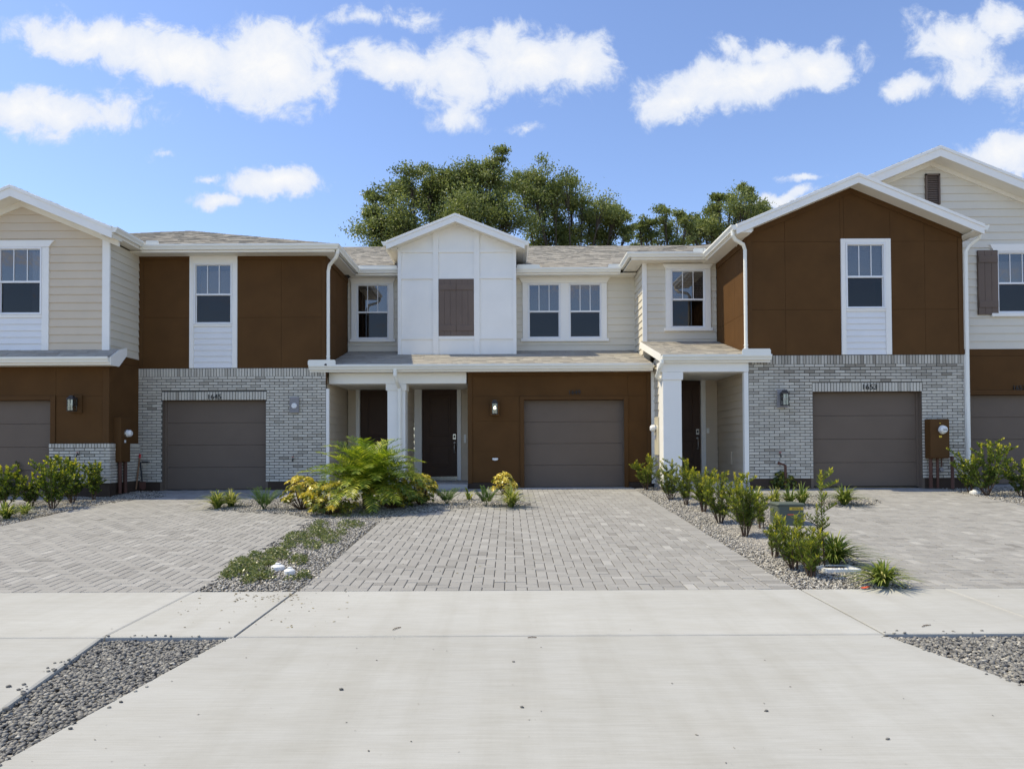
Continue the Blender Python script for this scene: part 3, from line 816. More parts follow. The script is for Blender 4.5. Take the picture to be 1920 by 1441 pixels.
# porch beam, column, slab
bz0, bz1 = PZ(800, 719, YB), PZ(800, 700, YB)
xbl, xbr = XA + .002, PX(874.5, 710, YB)
bevel(MB().box(xbl, xbr, YB - .03, YB + .42, bz0, bz1 + .02).build('porch_beam', M['white'], hB), .006)
c0, c1 = PX(726.5, 800, YB), PX(760, 800, YB)
bevel(MB().box(c0, c1, YB, YB + .40, .09, bz0 - .001).build('porch_column', M['white'], hB), .005)
bevel(MB().box(c0 - .035, c1 + .03, YB - .03, YB + .43, bz0 - .16, bz0 - .003).build('column_cap', M['white'], hB), .004)
bevel(MB().box(c0 - .025, c1 + .025, YB - .025, YB + .425, .10, .28).build('column_base', M['white'], hB), .004)
MB().box(XA, xb - .005, YB - .15, YB2 + .2, -.12, .10).build('porch_slab', M['porch'], hB)
xdv = -2.56
siding(hB, FR(xdv), YB + .42, YB2, .1, 2.6, (), M['siding_d']); MB().box(xdv - .2, xdv - .03, YB + .44, YB2 + .1, .1, 2.6).build('divider_wall', M['siding_d'], hB)
soffit(hB, XA, xb, YB + .42, YB2, bz0 + .02, 'x')
def front_door(h, x0, x1, z0, z1, Y, hand=1, trim_l=.17, trim_r=.10):
    """leaf x0..x1; returns nothing: parts go to the house"""
    fr = FF(Y)
    e = MB().rect(fr, x0, x1, z0, z1, .05, .10).build('front_door', M['door'], h)
    wd = x1 - x0
    for (za, zb_) in ((z0 + .27, z0 + (z1 - z0) * .36), (z0 + (z1 - z0) * .45, z1 - .20)):
        a, b_ = x0 + .19, x1 - .17
        mb = MB()
        for (p, q, r, s) in ((a, a + .025, za, zb_), (b_ - .025, b_, za, zb_), (a + .025, b_ - .025, za, za + .025), (a + .025, b_ - .025, zb_ - .025, zb_)):
            mb.rect(fr, p, q, r, s, .038, .05)
        mb.rect(fr, a + .06, b_ - .06, za + .06, zb_ - .06, .042, .05)
        bevel(mb.build('raised_panel', M['door'], e), .004)
    hx = x1 - .075 if hand > 0 else x0 + .075
    zk = z0 + (z1 - z0) * .44
    MB().rect(fr, hx - .038, hx + .038, zk - .05, zk + .09, .022, .05).build('keypad_lock', M['chrome'], e)
    MB().rect(fr, hx - .022, hx + .022, zk - .01, zk + .06, .018, .0215).build('keypad_screen', M['black'], e)
    hb = MB(); hb.disc(fr(hx, zk - .14, .05), (0, -1, 0), .038, .034, .02, 12); hb.disc(fr(hx, zk - .40, .05), (0, -1, 0), .028, .024, .03, 12)
    hb.tube([fr(hx, zk - .17, .04), fr(hx, zk - .19, -.01), fr(hx, zk - .30, -.02), fr(hx, zk - .38, 0), fr(hx, zk - .40, .04)], .014, 8)
    hb.build('handle', M['chrome'], e, smooth_=True)
    bevel(MB().rect(fr, x0 - trim_l, x0 - .003, z0 - .1, z1 + .03, -.03, .12).build('door_casing', M['white'], h), .004)
    bevel(MB().rect(fr, x1 + .003, x1 + trim_r, z0 - .1, z1 + .03, -.03, .12).build('door_casing', M['white'], h), .004)
    bevel(MB().prism([(x0 - trim_l, z1 + .032), (x1 + trim_r, z1 + .032), (x1 + trim_r + .10, z1 + .14), (x0 - trim_l - .10, z1 + .14)], -.036, .12, fr).build('door_head', M['white'], h), .004)
    MB().rect(fr, x0, x1, z0 - .1, z0 - .002, .0, .12).build('threshold', M['chrome'], h)
dB0, dB1, dz0, dz1 = PX(791, 810, YB2), PX(857, 810, YB2), PZ(824, 893, YB2), PZ(824, 727, YB2)
dA0 = PX(675, 780, YB2); dA1 = dA0 + (dB1 - dB0)
front_door(hB, dB0, dB1, dz0, dz1, YB2, 1, .20, .11)
front_door(hA, dA0, dA1, dz0, dz1, YB2, 1, .11, .11)
siding(hB, FF(YB2), xdv, xb + .1, .1, 2.65, [(dB0 - .2, dB1 + .11, .1, dz1 + .14)], M['siding_d'])
siding(hA, FF(YB2), XA, xdv - .2, .1, 2.65, [(dA0 - .11, dA1 + .11, .1, dz1 + .14)], M['siding_d'])
MB().rect(FF(YB2), PX(872, 822, YB2) - .03, PX(872, 822, YB2) + .03, PZ(872, 830, YB2), PZ(872, 814, YB2), -.02, .01).build('doorbell', M['white'], hB)
# long porch roof
zpg = zpr(16.85)
xgl, xgr = PX(578, 690, 16.72), PX(1226, 686, 16.72)
slB = math.hypot(YB2 - 16.8, .272 * (YB2 - 16.8))
shingles(hB, (XA + .03, 16.80, zpg + .0), (1, 0, 0), (0, 1, .272), [(0, 0), (xgr - XA - .03, 0), (3.36 - XA - .03, slB + .02), (0, slB + .02)], .13)
gutter(hB, [(xgl, 16.835, zpg), (xgr, 16.835, zpg)])
soffit(hB, XA + .01, xgr, 16.86, YB + .02, zpg - .152, 'y')
guard(hB, PX(577, 685, 16.72), PX(629, 685, 16.72), 16.722, zpg, .115)
xd_ = PX(740, 700, 16.72)
downspout(hB, [(xd_, 16.775, zpg - .10), (xd_, 16.775, zpg - .26), (xd_ + .02, 16.86, zpg - .38), (xd_ + .05, YB - .06, zpg - .52), (xd_ + .055, YB - .05, zpg - .62), (xd_ + .055, YB - .05, .16), (xd_ + .055, YB - .16, .06)], .047)
# recessed upper walls
zrB = zpr(YB2) - .02; zsB = ZE - .15
x3l, x3r = PX(746, 560, YB3), PX(968, 560, YB3)
def casing_px(h, Y, x0, x1, y1, y0, **k):
    return window(h, FF(Y - .012), PX(x0, (y0 + y1) / 2, Y), PX(x1, (y0 + y1) / 2, Y), PZ((x0 + x1) / 2, y0, Y), PZ((x0 + x1) / 2, y1, Y), **k)
wl0 = (PX(668, 585, YB2), PX(729.5, 585, YB2), PZ(699, 636, YB2), PZ(699, 532.5, YB2))
wr0 = (PX(989.5, 585, YB2), PX(1051, 585, YB2), PZ(1058, 634.5, YB2), PZ(1058, 531, YB2))
wr1 = (PX(1066.5, 585, YB2), PX(1128, 585, YB2), PZ(1058, 634.5, YB2), PZ(1058, 531, YB2))
siding(hB, FF(YB2), XA, x3l + .2, zrB, zsB, [wl0], M['siding'])
siding(hB, FF(YB2), x3r - .2, 3.42, zrB, zsB, [wr0, wr1], M['siding'])
window(hB, FF(YB2 - .012), *wl0, casing=(.13, .17, .06, .04, 0))
window(hB, FF(YB2 - .012), *wr0); w2 = window(hB, FF(YB2 - .012), *wr1)
for a, b_ in ((wr0[0] - .14, wr0[0] - .002), (wr0[1] + .002, wr1[0] - .002), (wr1[1] + .002, wr1[1] + .14)):
    board(hB, FF(YB2), a, b_, wr0[2], wr0[3], M['white'], -.034, name='casing')
bevel(MB().prism([(wr0[0] - .14, wr0[3] + .002), (wr1[1] + .14, wr0[3] + .002), (wr1[1] + .24, wr0[3] + .16), (wr0[0] - .24, wr0[3] + .16)], -.045, .028, FF(YB2)).build('window_head', M['white'], hB), .004)
bevel(MB().rect(FF(YB2), wr0[0] - .19, wr1[1] + .19, wr0[2] - .08, wr0[2] - .002, -.055, .028).build('sill', M['white'], hB), .004)
MB().disc(P(1028, 550, YB2 + .9), (0, 0, -1), .07, .06, .012, 14).build('ceiling_lamp', M['lamp_on'], hB)
gutter(hB, [(EX, YB2 - .40, ZE), (x3l - .005, YB2 - .40, ZE)])
gutter(hB, [(x3r + .005, YB2 - .40, ZE), (2.96, YB2 - .40, ZE)])
soffit(hB, EX - .2, x3l, YB2 - .38, YB2 + .03, ZE - .15, 'y'); soffit(hB, x3r, 3.4, YB2 - .38, YB2 + .03, ZE - .15, 'y')
board(hB, FF(YB2), XA, x3l, zsB - .02, ZE - .152, M['white'], -.02, bev=0)
guard(hB, PX(666, 500, 18.7), PX(745, 500, 18.7), YB2 - .50, ZE, .075); guard(hB, PX(969, 500, 18.7), PX(1012, 500, 18.7), YB2 - .50, ZE, .085)
guard(hB, PX(1140, 500, 18.7), PX(1164, 500, 18.7), YB2 - .50, ZE, .085)
rl = 7.6
shingles(hB, (-9.0, YB2 - .43, ZE + .012), (1, 0, 0), (0, 1, p36), [(2.5, 0), (15.5, 0), (17.5, rl * 1.063), (0, rl * 1.063)])
MB().prism([(YB2 - .3 + rl, ZE + .36 * rl - .1), (YB2 - .42 + 2 * rl, ZE)], 0, 17, lambda u, z, w: (-9 + w, u, z)).poly([(-9, YB2 - .43 + rl, ZE + .36 * rl), (8.5, YB2 - .43 + rl, ZE + .36 * rl), (8.5, YB2 + 2 * rl, ZE), (-9, YB2 + 2 * rl, ZE)]).build('roof', M['deck'], hB)
# white panelled bay with its gable
zr3 = PZ(853.6, 401, 18.18); xc3 = PX(853.6, 401, 18.18); zt3 = zr3 - .158; g3 = gable(xc3, zt3, .40)
zb3 = zpr(YB3) - .03
hz = [zb3, PZ(855, 633, YB3), PZ(855, 520, YB3), PZ(855, 470.5, YB3), zt3]
vx = [x3l, PX(817, 560, YB3), PX(894, 560, YB3), x3r]
panels(hB, FF(YB3), vx, hz, [], M['white'], g3, gap=.002)
ht = .040
for x in vx[1:-1]: board(hB, FF(YB3), x - .073, x + .073, zb3, zt3, M['white'], -.026, .02, 'batten', g3, 0)
for x0, x1 in ((x3l, x3l + .09), (x3r - .09, x3r)): board(hB, FF(YB3), x0, x1, zb3, zt3, M['white'], -.026, .02, 'batten', g3, 0)
segs = [(x3l + .091, vx[1] - .074), (vx[1] + .074, vx[2] - .074), (vx[2] + .074, x3r - .091)]
for z in hz[1:-1]:
    for a, b_ in segs: board(hB, FF(YB3), a, b_, z - ht, z + ht, M['white'], -.021, .02, 'batten', g3, 0)
MB().box(x3l, x3l + .1, YB3 + .03, YB2 + .5, zb3, 6.0).build('wall', M['white'], hB); MB().box(x3r - .1, x3r, YB3 + .03, YB2 + .5, zb3, 6.0).build('wall', M['white'], hB)
def shutter(h, fr, u0, u1, z0, z1, boards=4, rails=(.12, .87), split=False):
    s = MB().rect(fr, u0, u1, z0, z1, -.012, .02).build('shutter', M['shut'], h)
    w_ = (u1 - u0) / boards
    for i in range(boards): bevel(MB().rect(fr, u0 + i * w_ + .002, u0 + (i + 1) * w_ - .002, z0, z1, -.026, -.0125).build('shutter_board', M['shut'], s), .003)
    for r_ in rails:
        zc = z0 + (z1 - z0) * r_; hh = (z1 - z0) * .052
        for a, b_ in (((u0 + .01, (u0 + u1) / 2 - .004), ((u0 + u1) / 2 + .004, u1 - .01)) if split else ((u0 + .01, u1 - .01),)):
            bevel(MB().rect(fr, a, b_, zc - hh, zc + hh, -.042, -.0265).build('shutter_rail', M['shut'], s), .003)
    return s
shutter(hB, FF(YB3), vx[1] + .076, vx[2] - .076, hz[1] + .042, hz[2] - .042, 6, (.14, .855), True)
gable_roof(hB, xc3, zr3, 1.78, 1.78, .40, 18.18, 21.5, YB3, (True, True), ygl=20.0, ygr=20.0)
soffit(hB, xc3 - 1.76, x3l, 18.3, 20, zr3 - .4 * 1.78 - .15, 'x'); soffit(hB, x3r, xc3 + 1.8, 18.3, 20, zr3 - .4 * 1.78 - .15, 'x')
MB().box(-4.1, 3.2, YB2 + .6, 30, 2.0, 5.4).build('house_body', M['siding_d'], hB); MB().box(xb + .2, xe - .2, YB + .35, 20, -.1, 2.0).build('house_body', M['siding_d'], hB)

# ---- house 1653 (C)
hC = thing('townhouse', (7.5, YC, 0), 'brown gabled townhouse with brick garage front numbered 1653 and corner porch', 'house', HG)
xl, xr = PX(1402, 560, YC), PX(1806, 560, YC); x_w2 = PX(1205.5, 580, YC2)
zt, zb = PZ(1620, 665, YC), PZ(1620, 896.5, YC)
a0, a1, zl = PX(1525, 820, YC), PX(1729.5, 820, YC), PZ(1627, 734, YC)
s0, s1 = PX(1577.5, 580, YC), PX(1671, 580, YC)
brickwork(hC, FF(YC), xl, xr, zb, zt, [(a0, a1, zb - 1, zl)], .224, .0655,
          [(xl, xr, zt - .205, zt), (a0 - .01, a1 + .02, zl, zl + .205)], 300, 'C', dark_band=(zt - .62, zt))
for a, b_ in ((xl, a0), (a1, xr)): MB().box(a, b_, YC + .02, YC + .2, -.1, zb).build('foundation', M['base'], hC)
for a, b_ in ((a0 - .05, a0 + .003), (a1 - .003, a1 + .05)): MB().box(a, b_, YC + .018, YC + .24, 0, zl + .02).build('garage_jamb', M['taupe'], hC)
for a, b_ in ((a0 + .0035, a0 + .05), (a1 - .05, a1 - .0035)): MB().box(a, b_, YC + .14, YC + .169, .08, zl - .005).build('door_stop', M['taupe'], hC)
MB().box(a0 + .0035, a1 - .0035, YC + .019, YC + .239, zl - .002, zl + .03).build('garage_head', M['brown_tr'], hC)
garage_door(hC, FF(YC), a0, a1, .095, zl, .17)
digits(hC, '1653', PX(1630, 725, YC), PZ(1630, 730, YC), YC, .125)
board(hC, FF(YC), xr + .001, xr + .07, zb - .03, zt, M['white'], -.01, .1, bev=0)
zrC = PZ(1609, 326, 15.24); xpC = PX(1609, 326, 15.24); zaC = zrC - .158; xcC = xpC; gC = gable(xcC, zaC, .417)
z1_, z2_ = PZ(1500, 580.5, YC), PZ(1500, 453, YC)
wz0, wz1 = PZ(1624, 579, YC), PZ(1624, 456, YC); w0, w1 = PX(1585.5, 520, YC), PX(1659.5, 520, YC)
panels(hC, FF(YC), [xl, PX(1473, 560, YC), s0 - .001], [zt + .002, z1_, z2_, zaC], [(s0, s1, zt, wz1 + .1)], M['brown'], gC)
panels(hC, FF(YC), [s0 - .001, PX(1582, 400, YC), s1 + .001], [wz1 + .1, zaC], [], M['brown'], gC)
panels(hC, FF(YC), [s1 + .001, PX(1735, 560, YC), xr], [zt + .002, z1_, z2_, zaC], [(s0, s1, zt, wz1 + .1)], M['brown'], gC)
for a, b_ in ((xl, xl + .10), (xr - .10, xr)): board(hC, FF(YC), a, b_, zt + .002, zaC, M['brown_tr'], -.004, cl=gable(xcC, zaC - .14, .417), bev=0)
for s in (-1, 1):
    poly = [(xcC, zaC), (xcC + s * 2.4, zaC - .417 * 2.4), (xcC + s * 2.4, zaC - .417 * 2.4 - .13), (xcC, zaC - .13)]
    MB().prism(clips(poly, [(1, 0, xr), (-1, 0, -xl)]), -.006, .02, FF(YC)).build('frieze_board', M['brown_tr'], hC)
for a, b_ in ((s0, w0 - .003), (w1 + .003, s1)): board(hC, FF(YC), a, b_, zt + .004, wz1 + .10, M['white'], -.02)
board(hC, FF(YC), w0 - .002, w1 + .002, wz1 + .002, wz1 + .10, M['white'], -.018)
siding(hC, FF(YC - .004), w0, w1, zt + .006, wz0 - .05, (), M['siding_w'], expo=.145)
board(hC, FF(YC), w0, w1, wz0 - .05, wz0 - .002, M['white'], -.018)
window(hC, FF(YC - .01), w0, w1, wz0, wz1, blinds=wz0 + .60)
hlC = xpC - PX(1381, 432, 15.24); hrC = PX(1845, 430, 15.24) - xpC
gable_roof(hC, xpC, zrC, hlC, hrC, .417, 15.24, 20, YC, (True, False), ygl=YC2 - .40)
zeC = zrC - .417 * hlC + .01
soffit(hC, xpC - hlC, xl, 15.3, YC2, zeC - .15, 'x'); soffit(hC, xr, xpC + hrC, 15.3, YE, zrC - .417 * hrC - .14, 'x')
gutter(hC, [(xpC + hrC + .004, 15.24, zrC - .417 * hrC + .01), (xpC + hrC + .004, YE - .02, zrC - .417 * hrC + .01)])
bevel(MB().box(xpC - hlC + .02, xl - .01, 15.26, 15.29, zeC - .16, zeC).build('eave_return', M['white'], hC), .004)
bevel(MB().box(xr + .01, xpC + hrC - .02, 15.26, 15.29, zeC - .16, zeC).build('eave_return', M['white'], hC), .004)
XC = xl
MB().box(xpC - hlC + .023, xl + .03, 15.295, YC2 - .41, zeC - .119, zeC - .006).build('eave_box', M['soffit'], hC)
MB().box(x_w2 - .33, xl, YC2 - .37, YC2 + .05, zeC - .119, zeC - .04).build('eave_box', M['soffit'], hC)
panels(hC, FL(XC), [YC + .0345, 16.55, YC2], [2.6, PZ(1391, 591, 16.1), 5.62], [], M['brown'])
board(hC, FL(XC), YC + .013, YC2, zeC - .29, zeC - .15, M['brown_tr'], -.012); board(hC, FL(XC), YC + .013, YC + .12, 2.9, zeC - .29, M['brown_tr'], -.010)
downspout(hC, [(xpC - hlC - .06, 15.32, zeC - .1), (xpC - hlC - .06, 15.32, zeC - .20), (xpC - hlC + .02, 15.38, zeC - .29), (XC - .12, 15.50, zeC - .36), (XC - .062, 15.56, zeC - .46), (XC - .062, 15.56, zt + .25), (XC - .062, 15.56, zt + .12), (XC + .02, 15.48, zt + .05)])
downspout(hC, [(xpC + hrC + .05, 15.45, zeC - .12), (xpC + hrC + .05, 15.47, zeC - .24), (xpC + hrC - .05, 15.52, zeC - .32), (xr + .11, 15.56, zeC - .40), (xr + .05, 15.57, zeC - .52), (xr + .05, 15.57, .35), (xr + .05, 15.57, .22), (xr + .05, 15.48, .14)], shoe=False)
# corner wing (C2)
x2 = x_w2
zs2 = PZ(1290, 493, YC2); zr2 = PZ(1290, 641, YC2)
w4 = (PX(1257.5, 560, YC2), PX(1322.5, 560, YC2), PZ(1290, 615, YC2), PZ(1290, 505.5, YC2))
siding(hC, FF(YC2), x2 + .1, XC, zr2 - .1, zs2, [w4], M['siding'])
board(hC, FF(YC2), x2 - .014, x2 + .10, zr2 - .1, zs2, M['white'], -.022)
window(hC, FF(YC2 - .012), *w4, casing=(.13, .14, .07, .04, 0), blinds=w4[2] + .8)
siding(hC, FL(x2), YC2 + .0345, YB2 + .02, zpr(YC2) - .1, zs2, (), M['siding'])
Z2 = zs2 + .15
gutter(hC, [(x2 - .36, YB2 - .40, Z2), (x2 - .36, YC2 - .40, Z2), (xpC - hlC, YC2 - .40, Z2)])
soffit(hC, x2 - .36, x2, YC2 - .38, YB2, Z2 - .15, 'x'); soffit(hC, x2, XC, YC2 - .39, YC2 + .02, Z2 - .152, 'y')
guard(hC, PX(1300, 470, YC2 - .5), PX(1324, 470, YC2 - .5), YC2 - .50, Z2, .09); guard_s(hC, xpC - hlC - .118, YC2 - .5, YC2 - .1, zeC, .11)
shingles(hC, (x2 - .39, YC2 - .43, Z2 + .012), (1, 0, 0), (0, 1, p36), [(0, 0), (5, 0), (5, 5.3), (5, 5.3), (0.02, .02)])
shingles(hC, (x2 - .39, YC2 - .43, Z2 + .012), (0, 1, 0), (1, 0, p36), [(0, 0), (8, 0), (8, 5), (4.7, 5)])
# corner porch
zq = PZ(1340, 664, 15.38); xq0, xq1 = PX(1241, 668, 15.45), PX(1446, 668, 15.45)
slope = (zr2 - zq) / (YC2 - 15.48)
sc_ = math.hypot(1, slope)
shingles(hC, (xq0 - .01, 15.47, zq + .012), (1, 0, 0), (0, 1, slope), [(0, 0), (XC - xq0, 0), (XC - xq0, (YC2 - 15.47) * sc_), (0, (YC2 - 15.47) * sc_)], .13)
gutter(hC, [(xq0, 15.50, zq), (xq1, 15.50, zq)])
guard(hC, PX(1391, 656, 15.4), PX(1445, 656, 15.4), 15.385, zq, .12)
MB().prism([(15.48, zq - .15), (15.48, zq + .015), (YC2, zr2 + .015), (YC2, zr2 - .15)], -.02, .004, lambda u, z, w: (xq0 + w, u, z)).build('rake_board', M['white'], hC)
MB().prism([(15.52, zq - .10), (15.52, zq - .0), (YC2, zr2 - .01), (YC2, zr2 - .10)], .005, XC - xq0, lambda u, z, w: (xq0 + w, u, z)).build('roof', M['soffit'], hC)
soffit(hC, xq0, XC, 15.52, YC + .05, zq - .16, 'y')
cz0, cz1 = PZ(1340, 697, YC), PZ(1340, 681.5, YC)
k0, k1 = PX(1243.5, 800, YC), PX(1278.5, 800, YC)
bevel(MB().box(k0 - .05, XC - .002, YC - .02, YC + .40, cz0, cz1 + .05).build('porch_beam', M['white'], hC), .006)
bevel(MB().box(k0, k1, YC + .0, YC + .42, .1, cz0 - .001).build('porch_column', M['white'], hC), .005)
bevel(MB().box(k0 - .012, k1 + .03, YC - .03, YC + .44, cz0 - .17, cz0 - .003).build('column_cap', M['white'], hC), .004)
board(hC, FF(YC), XC - .10, XC - .004, .1, cz0 - .002, M['white'], -.006, .12)
xs = 3.50
siding(hC, FL(xs), YC + .44, YB + .05, .1, zq + .1, (), M['siding'], expo=.18)
MB().box(xs + .03, xs + .2, YC + .425, YC2, .1, 2.5).build('porch_wall', M['siding'], hC)
board(hC, FF(YB), xe + .001, xs + .02, .1, zgb, M['white'], -.02)
siding(hC, FF(YC + .425), xs, k0 + .3, .1, 2.6, (), M['siding'])
siding(hC, FL(XC), YC + .12, YC2, .1, 2.75, (), M['siding_d'])
d1_ = PX(1314, 800, YC2); d0_ = d1_ - .93; dzc0, dzc1 = .30, PZ(1300, 713, YC2)
front_door(hC, d0_, d1_, dzc0, dzc1, YC2, 1, .11, .12)
siding(hC, FF(YC2), xs + .2, XC, .1, 2.9, [(d0_ - .11, d1_ + .12, .1, dzc1 + .14)], M['siding_d'])
soffit(hC, xs, XC, YC + .4, YC2, cz0 + .03, 'x')
MB().box(xs, XC - .005, YC - .03, YC2 + .2, -.12, .19).build('porch_slab', M['porch'], hC)
MB().rect(FL(XC), PS(1371, 870, XC).y - .10, PS(1371, 870, XC).y + .10, .55, .85, -.03, .0).build('outlet_cover', M['siding_d'], hC)
MB().rect(FF(YC2), 4.98, 5.05, 1.32, 1.45, -.03, .01).build('doorbell', M['white'], hC)
xg_ = PX(1241, 690, 15.44)
downspout(hC, [(xg_, 15.44, zq - .10), (xg_, 15.44, zq - .17), (xg_ - .02, 15.5, zq - .26), (xg_ - .045, 15.75, zq - .44), (3.44, 15.92, zq - .56), (3.44, 15.95, zq - .70), (3.44, 15.95, .2), (3.44, 15.86, .1)], .045)
MB().box(xl + .3, xr - .2, YC + .4, 27, -.1, 5.2).build('house_body', M['siding_d'], hC); MB().box(x2 + .2, xl + .3, YC2 + 1.3, 27, -.1, 5.4).build('house_body', M['siding_d'], hC)

# ---- house at the right edge (E)
hE = thing('townhouse', (11.5, YE, 0), 'grey sided townhouse with the highest gable, cut off by the right edge', 'house', HG)
xl = xr + .03
zbs = PZ(1870, 654, YE); zrE = PZ(1762.5, 274.5, 15.92); xpE = PX(1762.5, 274.5, 15.92)
zaE, xaE = zrE - .188, xpE; gE = gable(xaE, zaE, .41)
wE = (PX(1868.5, 520, YE), PX(1868.5, 520, YE) + .92, PZ(1890, 587.5, YE), PZ(1890, 472, YE))
vt = (PX(1734, 350, YE), PX(1761, 350, YE), PZ(1747, 384, YE), PZ(1747, 327, YE))
siding(hE, FF(YE), 5.6, 14.6, zbs, 7.7, [wE, vt], M['siding_e'], gE, expo=.178)
for s in (-1, 1):
    poly = [(xaE, zaE), (xaE + s * 4.5, zaE - .41 * 4.5), (xaE + s * 4.5, zaE - .41 * 4.5 - .11), (xaE, zaE - .11)]
    MB().prism(poly, -.03, .02, FF(YE)).build('frieze_board', M['soffit'], hE)
window(hE, FF(YE - .012), *wE, casing=(.10, .17, .07, .05, 0))
shutter(hE, FF(YE - .02), PX(1832, 530, YE), PX(1871, 530, YE) - .02, PZ(1850, 590, YE), PZ(1850, 470, YE), 3, (.16, .86))
shutter(hE, FF(YE - .02), wE[1] + .03, wE[1] + .5, PZ(1850, 590, YE), PZ(1850, 470, YE), 3, (.16, .86))
v_ = MB()
for (a, b_, c, d) in ((vt[0], vt[0] + .035, vt[2], vt[3]), (vt[1] - .035, vt[1], vt[2], vt[3]), (vt[0], vt[1], vt[3] - .04, vt[3])): v_.rect(FF(YE), a, b_, c, d, -.05, .03)
gv = v_.build('gable_vent', M['shut'], hE)
z = vt[3] - .05
while z > vt[2]:
    MB().prism([(vt[0] + .036, z), (vt[1] - .036, z), (vt[1] - .036, z - .045), (vt[0] + .036, z - .045)], -.02, .0, FF(YE), front=lambda q, z=z: -.03 if q < z - .02 else -.005).build('louvre_slat', M['shut'], gv); z -= .052
MB().rect(FF(YE), vt[0], vt[1], vt[2], vt[3], .012, .03).build('vent_back', M['black'], gv)
gable_roof(hE, xpE, zrE, 4.6, 4.6, .41, 15.92, 27, YE, (False, False), th=.18)
xg0 = PX(1813, 830, YE) + .02; xg1 = xg0 + 2.44; zgt = PZ(1860, 740, YE); zhd = PZ(1860, 731, YE)
panels(hE, FF(YE), [xl, 14.6], [zgt, zhd, PZ(1860, 667, YE), zbs], [(xg0, xg1, 0, zgt)], M['brown'])
panels(hE, FF(YE), [xg1 + .1, 14.6], [.1, zgt], [], M['brown'])
board(hE, FF(YE), xg0, xg1, zgt, zgt + .11, M['brown_tr'], -.012)
garage_door(hE, FF(YE), xg0, xg1, .1, zgt, .12)
digits(hE, '1657', PX(1899.5, 726, YE) + .13, PZ(1905, 731, YE), YE, .11)
MB().box(xl, xg0 + .003, YE + .031, YE + .3, -.1, zgt).build('garage_jamb', M['brown_tr'], hE)
MB().box(xl + .1, 14.4, YE + .35, 27, -.1, 5.3).build('house_body', M['siding_e'], hE)
# ---------------------------------------------------------------- ground, pavements, driveways
def struct(name, mb, m): return tag(mb.build(name, m), kind='structure')
def grid(name, xs, ys, dz, m):
    mb = MB()
    for j in range(len(ys)):
        for i in range(len(xs)): mb.v.append((xs[i], ys[j], g(xs[i], ys[j]) + dz))
    n = len(xs)
    for j in range(len(ys) - 1):
        for i in range(n - 1): mb.f.append((j * n + i, j * n + i + 1, (j + 1) * n + i + 1, (j + 1) * n + i)); mb.t.append(.5)
    return struct(name, mb, m)
def lin(a, b_, n): return [a + (b_ - a) * i / (n - 1) for i in range(n)]
grid('ground', [-900, -60] + lin(-30, 30, 41) + [60, 900], [-900, -60, 2.2] + [Y_NEAR, Y_FAR] + lin(8, 17, 19) + [40, 900], -.085, M['soil'])
tag(MB().poly([(-300, -4.2, -.62), (300, -4.2, -.62), (300, 2.15, -.615), (-300, 2.15, -.615)]).build('street', M['street']), kind='structure')
tag(MB().poly([(-300, 28.5, -.03), (300, 28.5, -.03), (300, 300, -.03), (-300, 300, -.03)]).build('lawn', M['grass']), kind='structure')
tag(MB().box(-60, 60, -4.45, -4.2, -.7, -.48).build('kerb', M['porch']), kind='structure')
def slab(parent, poly, m, name='slab', thick=.12, top=0.0, gap=.010):
    c = (sum(p[0] for p in poly) / len(poly), sum(p[1] for p in poly) / len(poly))
    ins = []
    for p in poly:
        d = Vector((c[0] - p[0], c[1] - p[1])).normalized(); ins.append((p[0] + d.x * gap, p[1] + d.y * gap))
    mb = MB(); n = len(poly); e = .012
    inn = [(p[0] + (c[0] - p[0]) * .006, p[1] + (c[1] - p[1]) * .012) for p in ins]
    def z(p): return g(p[0], p[1]) + top
    mb.v += [(p[0], p[1], z(p)) for p in inn] + [(p[0], p[1], z(p) - e * .6) for p in ins] + [(p[0], p[1], z(p) - thick) for p in ins]
    mb.f.append(tuple(range(n))); mb.t.append(.5)
    for k in (0, n):
        for i in range(n): mb.f.append((k + i, k + n + i, k + n + (i + 1) % n, k + (i + 1) % n)); mb.t.append(.5)
    return mb.build(name, m, parent)
sw = part_empty('sidewalk', None); tag(sw, kind='structure')
jx = [-14.2, -8.3, -3.22, -2.19, 2.965, 4.42, 9.6, 10.9]
for a, b_ in zip(jx, jx[1:]): slab(sw, [(a, Y_NEAR + .004), (b_, Y_NEAR + .004), (b_, Y_FAR), (a, Y_FAR)], M['concrete_w'], 'pavement_slab')
def gp(x, y): p = G(x, y); return (p.x, p.y)
vl = [gp(200.5, 1190.5), gp(437, 1188), gp(0, 1426)]; vl2 = gp(0, 1347)
def ext(p, q, Y):
    t = (Y - p[1]) / (q[1] - p[1]); return (p[0] + (q[0] - p[0]) * t, Y)
L1a, L1b = (vl[1][0], Y_NEAR), ext(vl[1], vl[2], 2.62)
L0a, L0b = (vl[0][0], Y_NEAR), ext(vl[0], vl2, 2.62)
if L0b[0] > L1b[0] - .04: L0b = (L1b[0] - .04, 2.62)
r0, r1 = gp(1651, 1184), gp(1920, 1281)
Ra, Rb = (r0[0], Y_NEAR), ext(r0, r1, 2.62)
slab(tag(part_empty('driveway_apron', None), kind='structure'), [L1b, Rb, Ra, L1a], M['concrete'], 'apron_slab')
slab(tag(part_empty('driveway_apron', None), kind='structure'), [(-9.2, 2.62), L0b, L0a, (-8.3, Y_NEAR)], M['concrete'], 'apron_slab')
slab(tag(part_empty('driveway_apron', None), kind='structure'), [(Rb[0] + .25, 2.62), (10.2, 2.62), (9.6, Y_NEAR), (4.42, Y_NEAR)], M['concrete'], 'apron_slab')
gt = part_empty('gutter_pan', None); tag(gt, kind='structure')
slab(gt, [(-40, 2.16), (40, 2.16), (40, 2.62), (-40, 2.62)], M['porch'], 'gutter_slab', top=-.02)
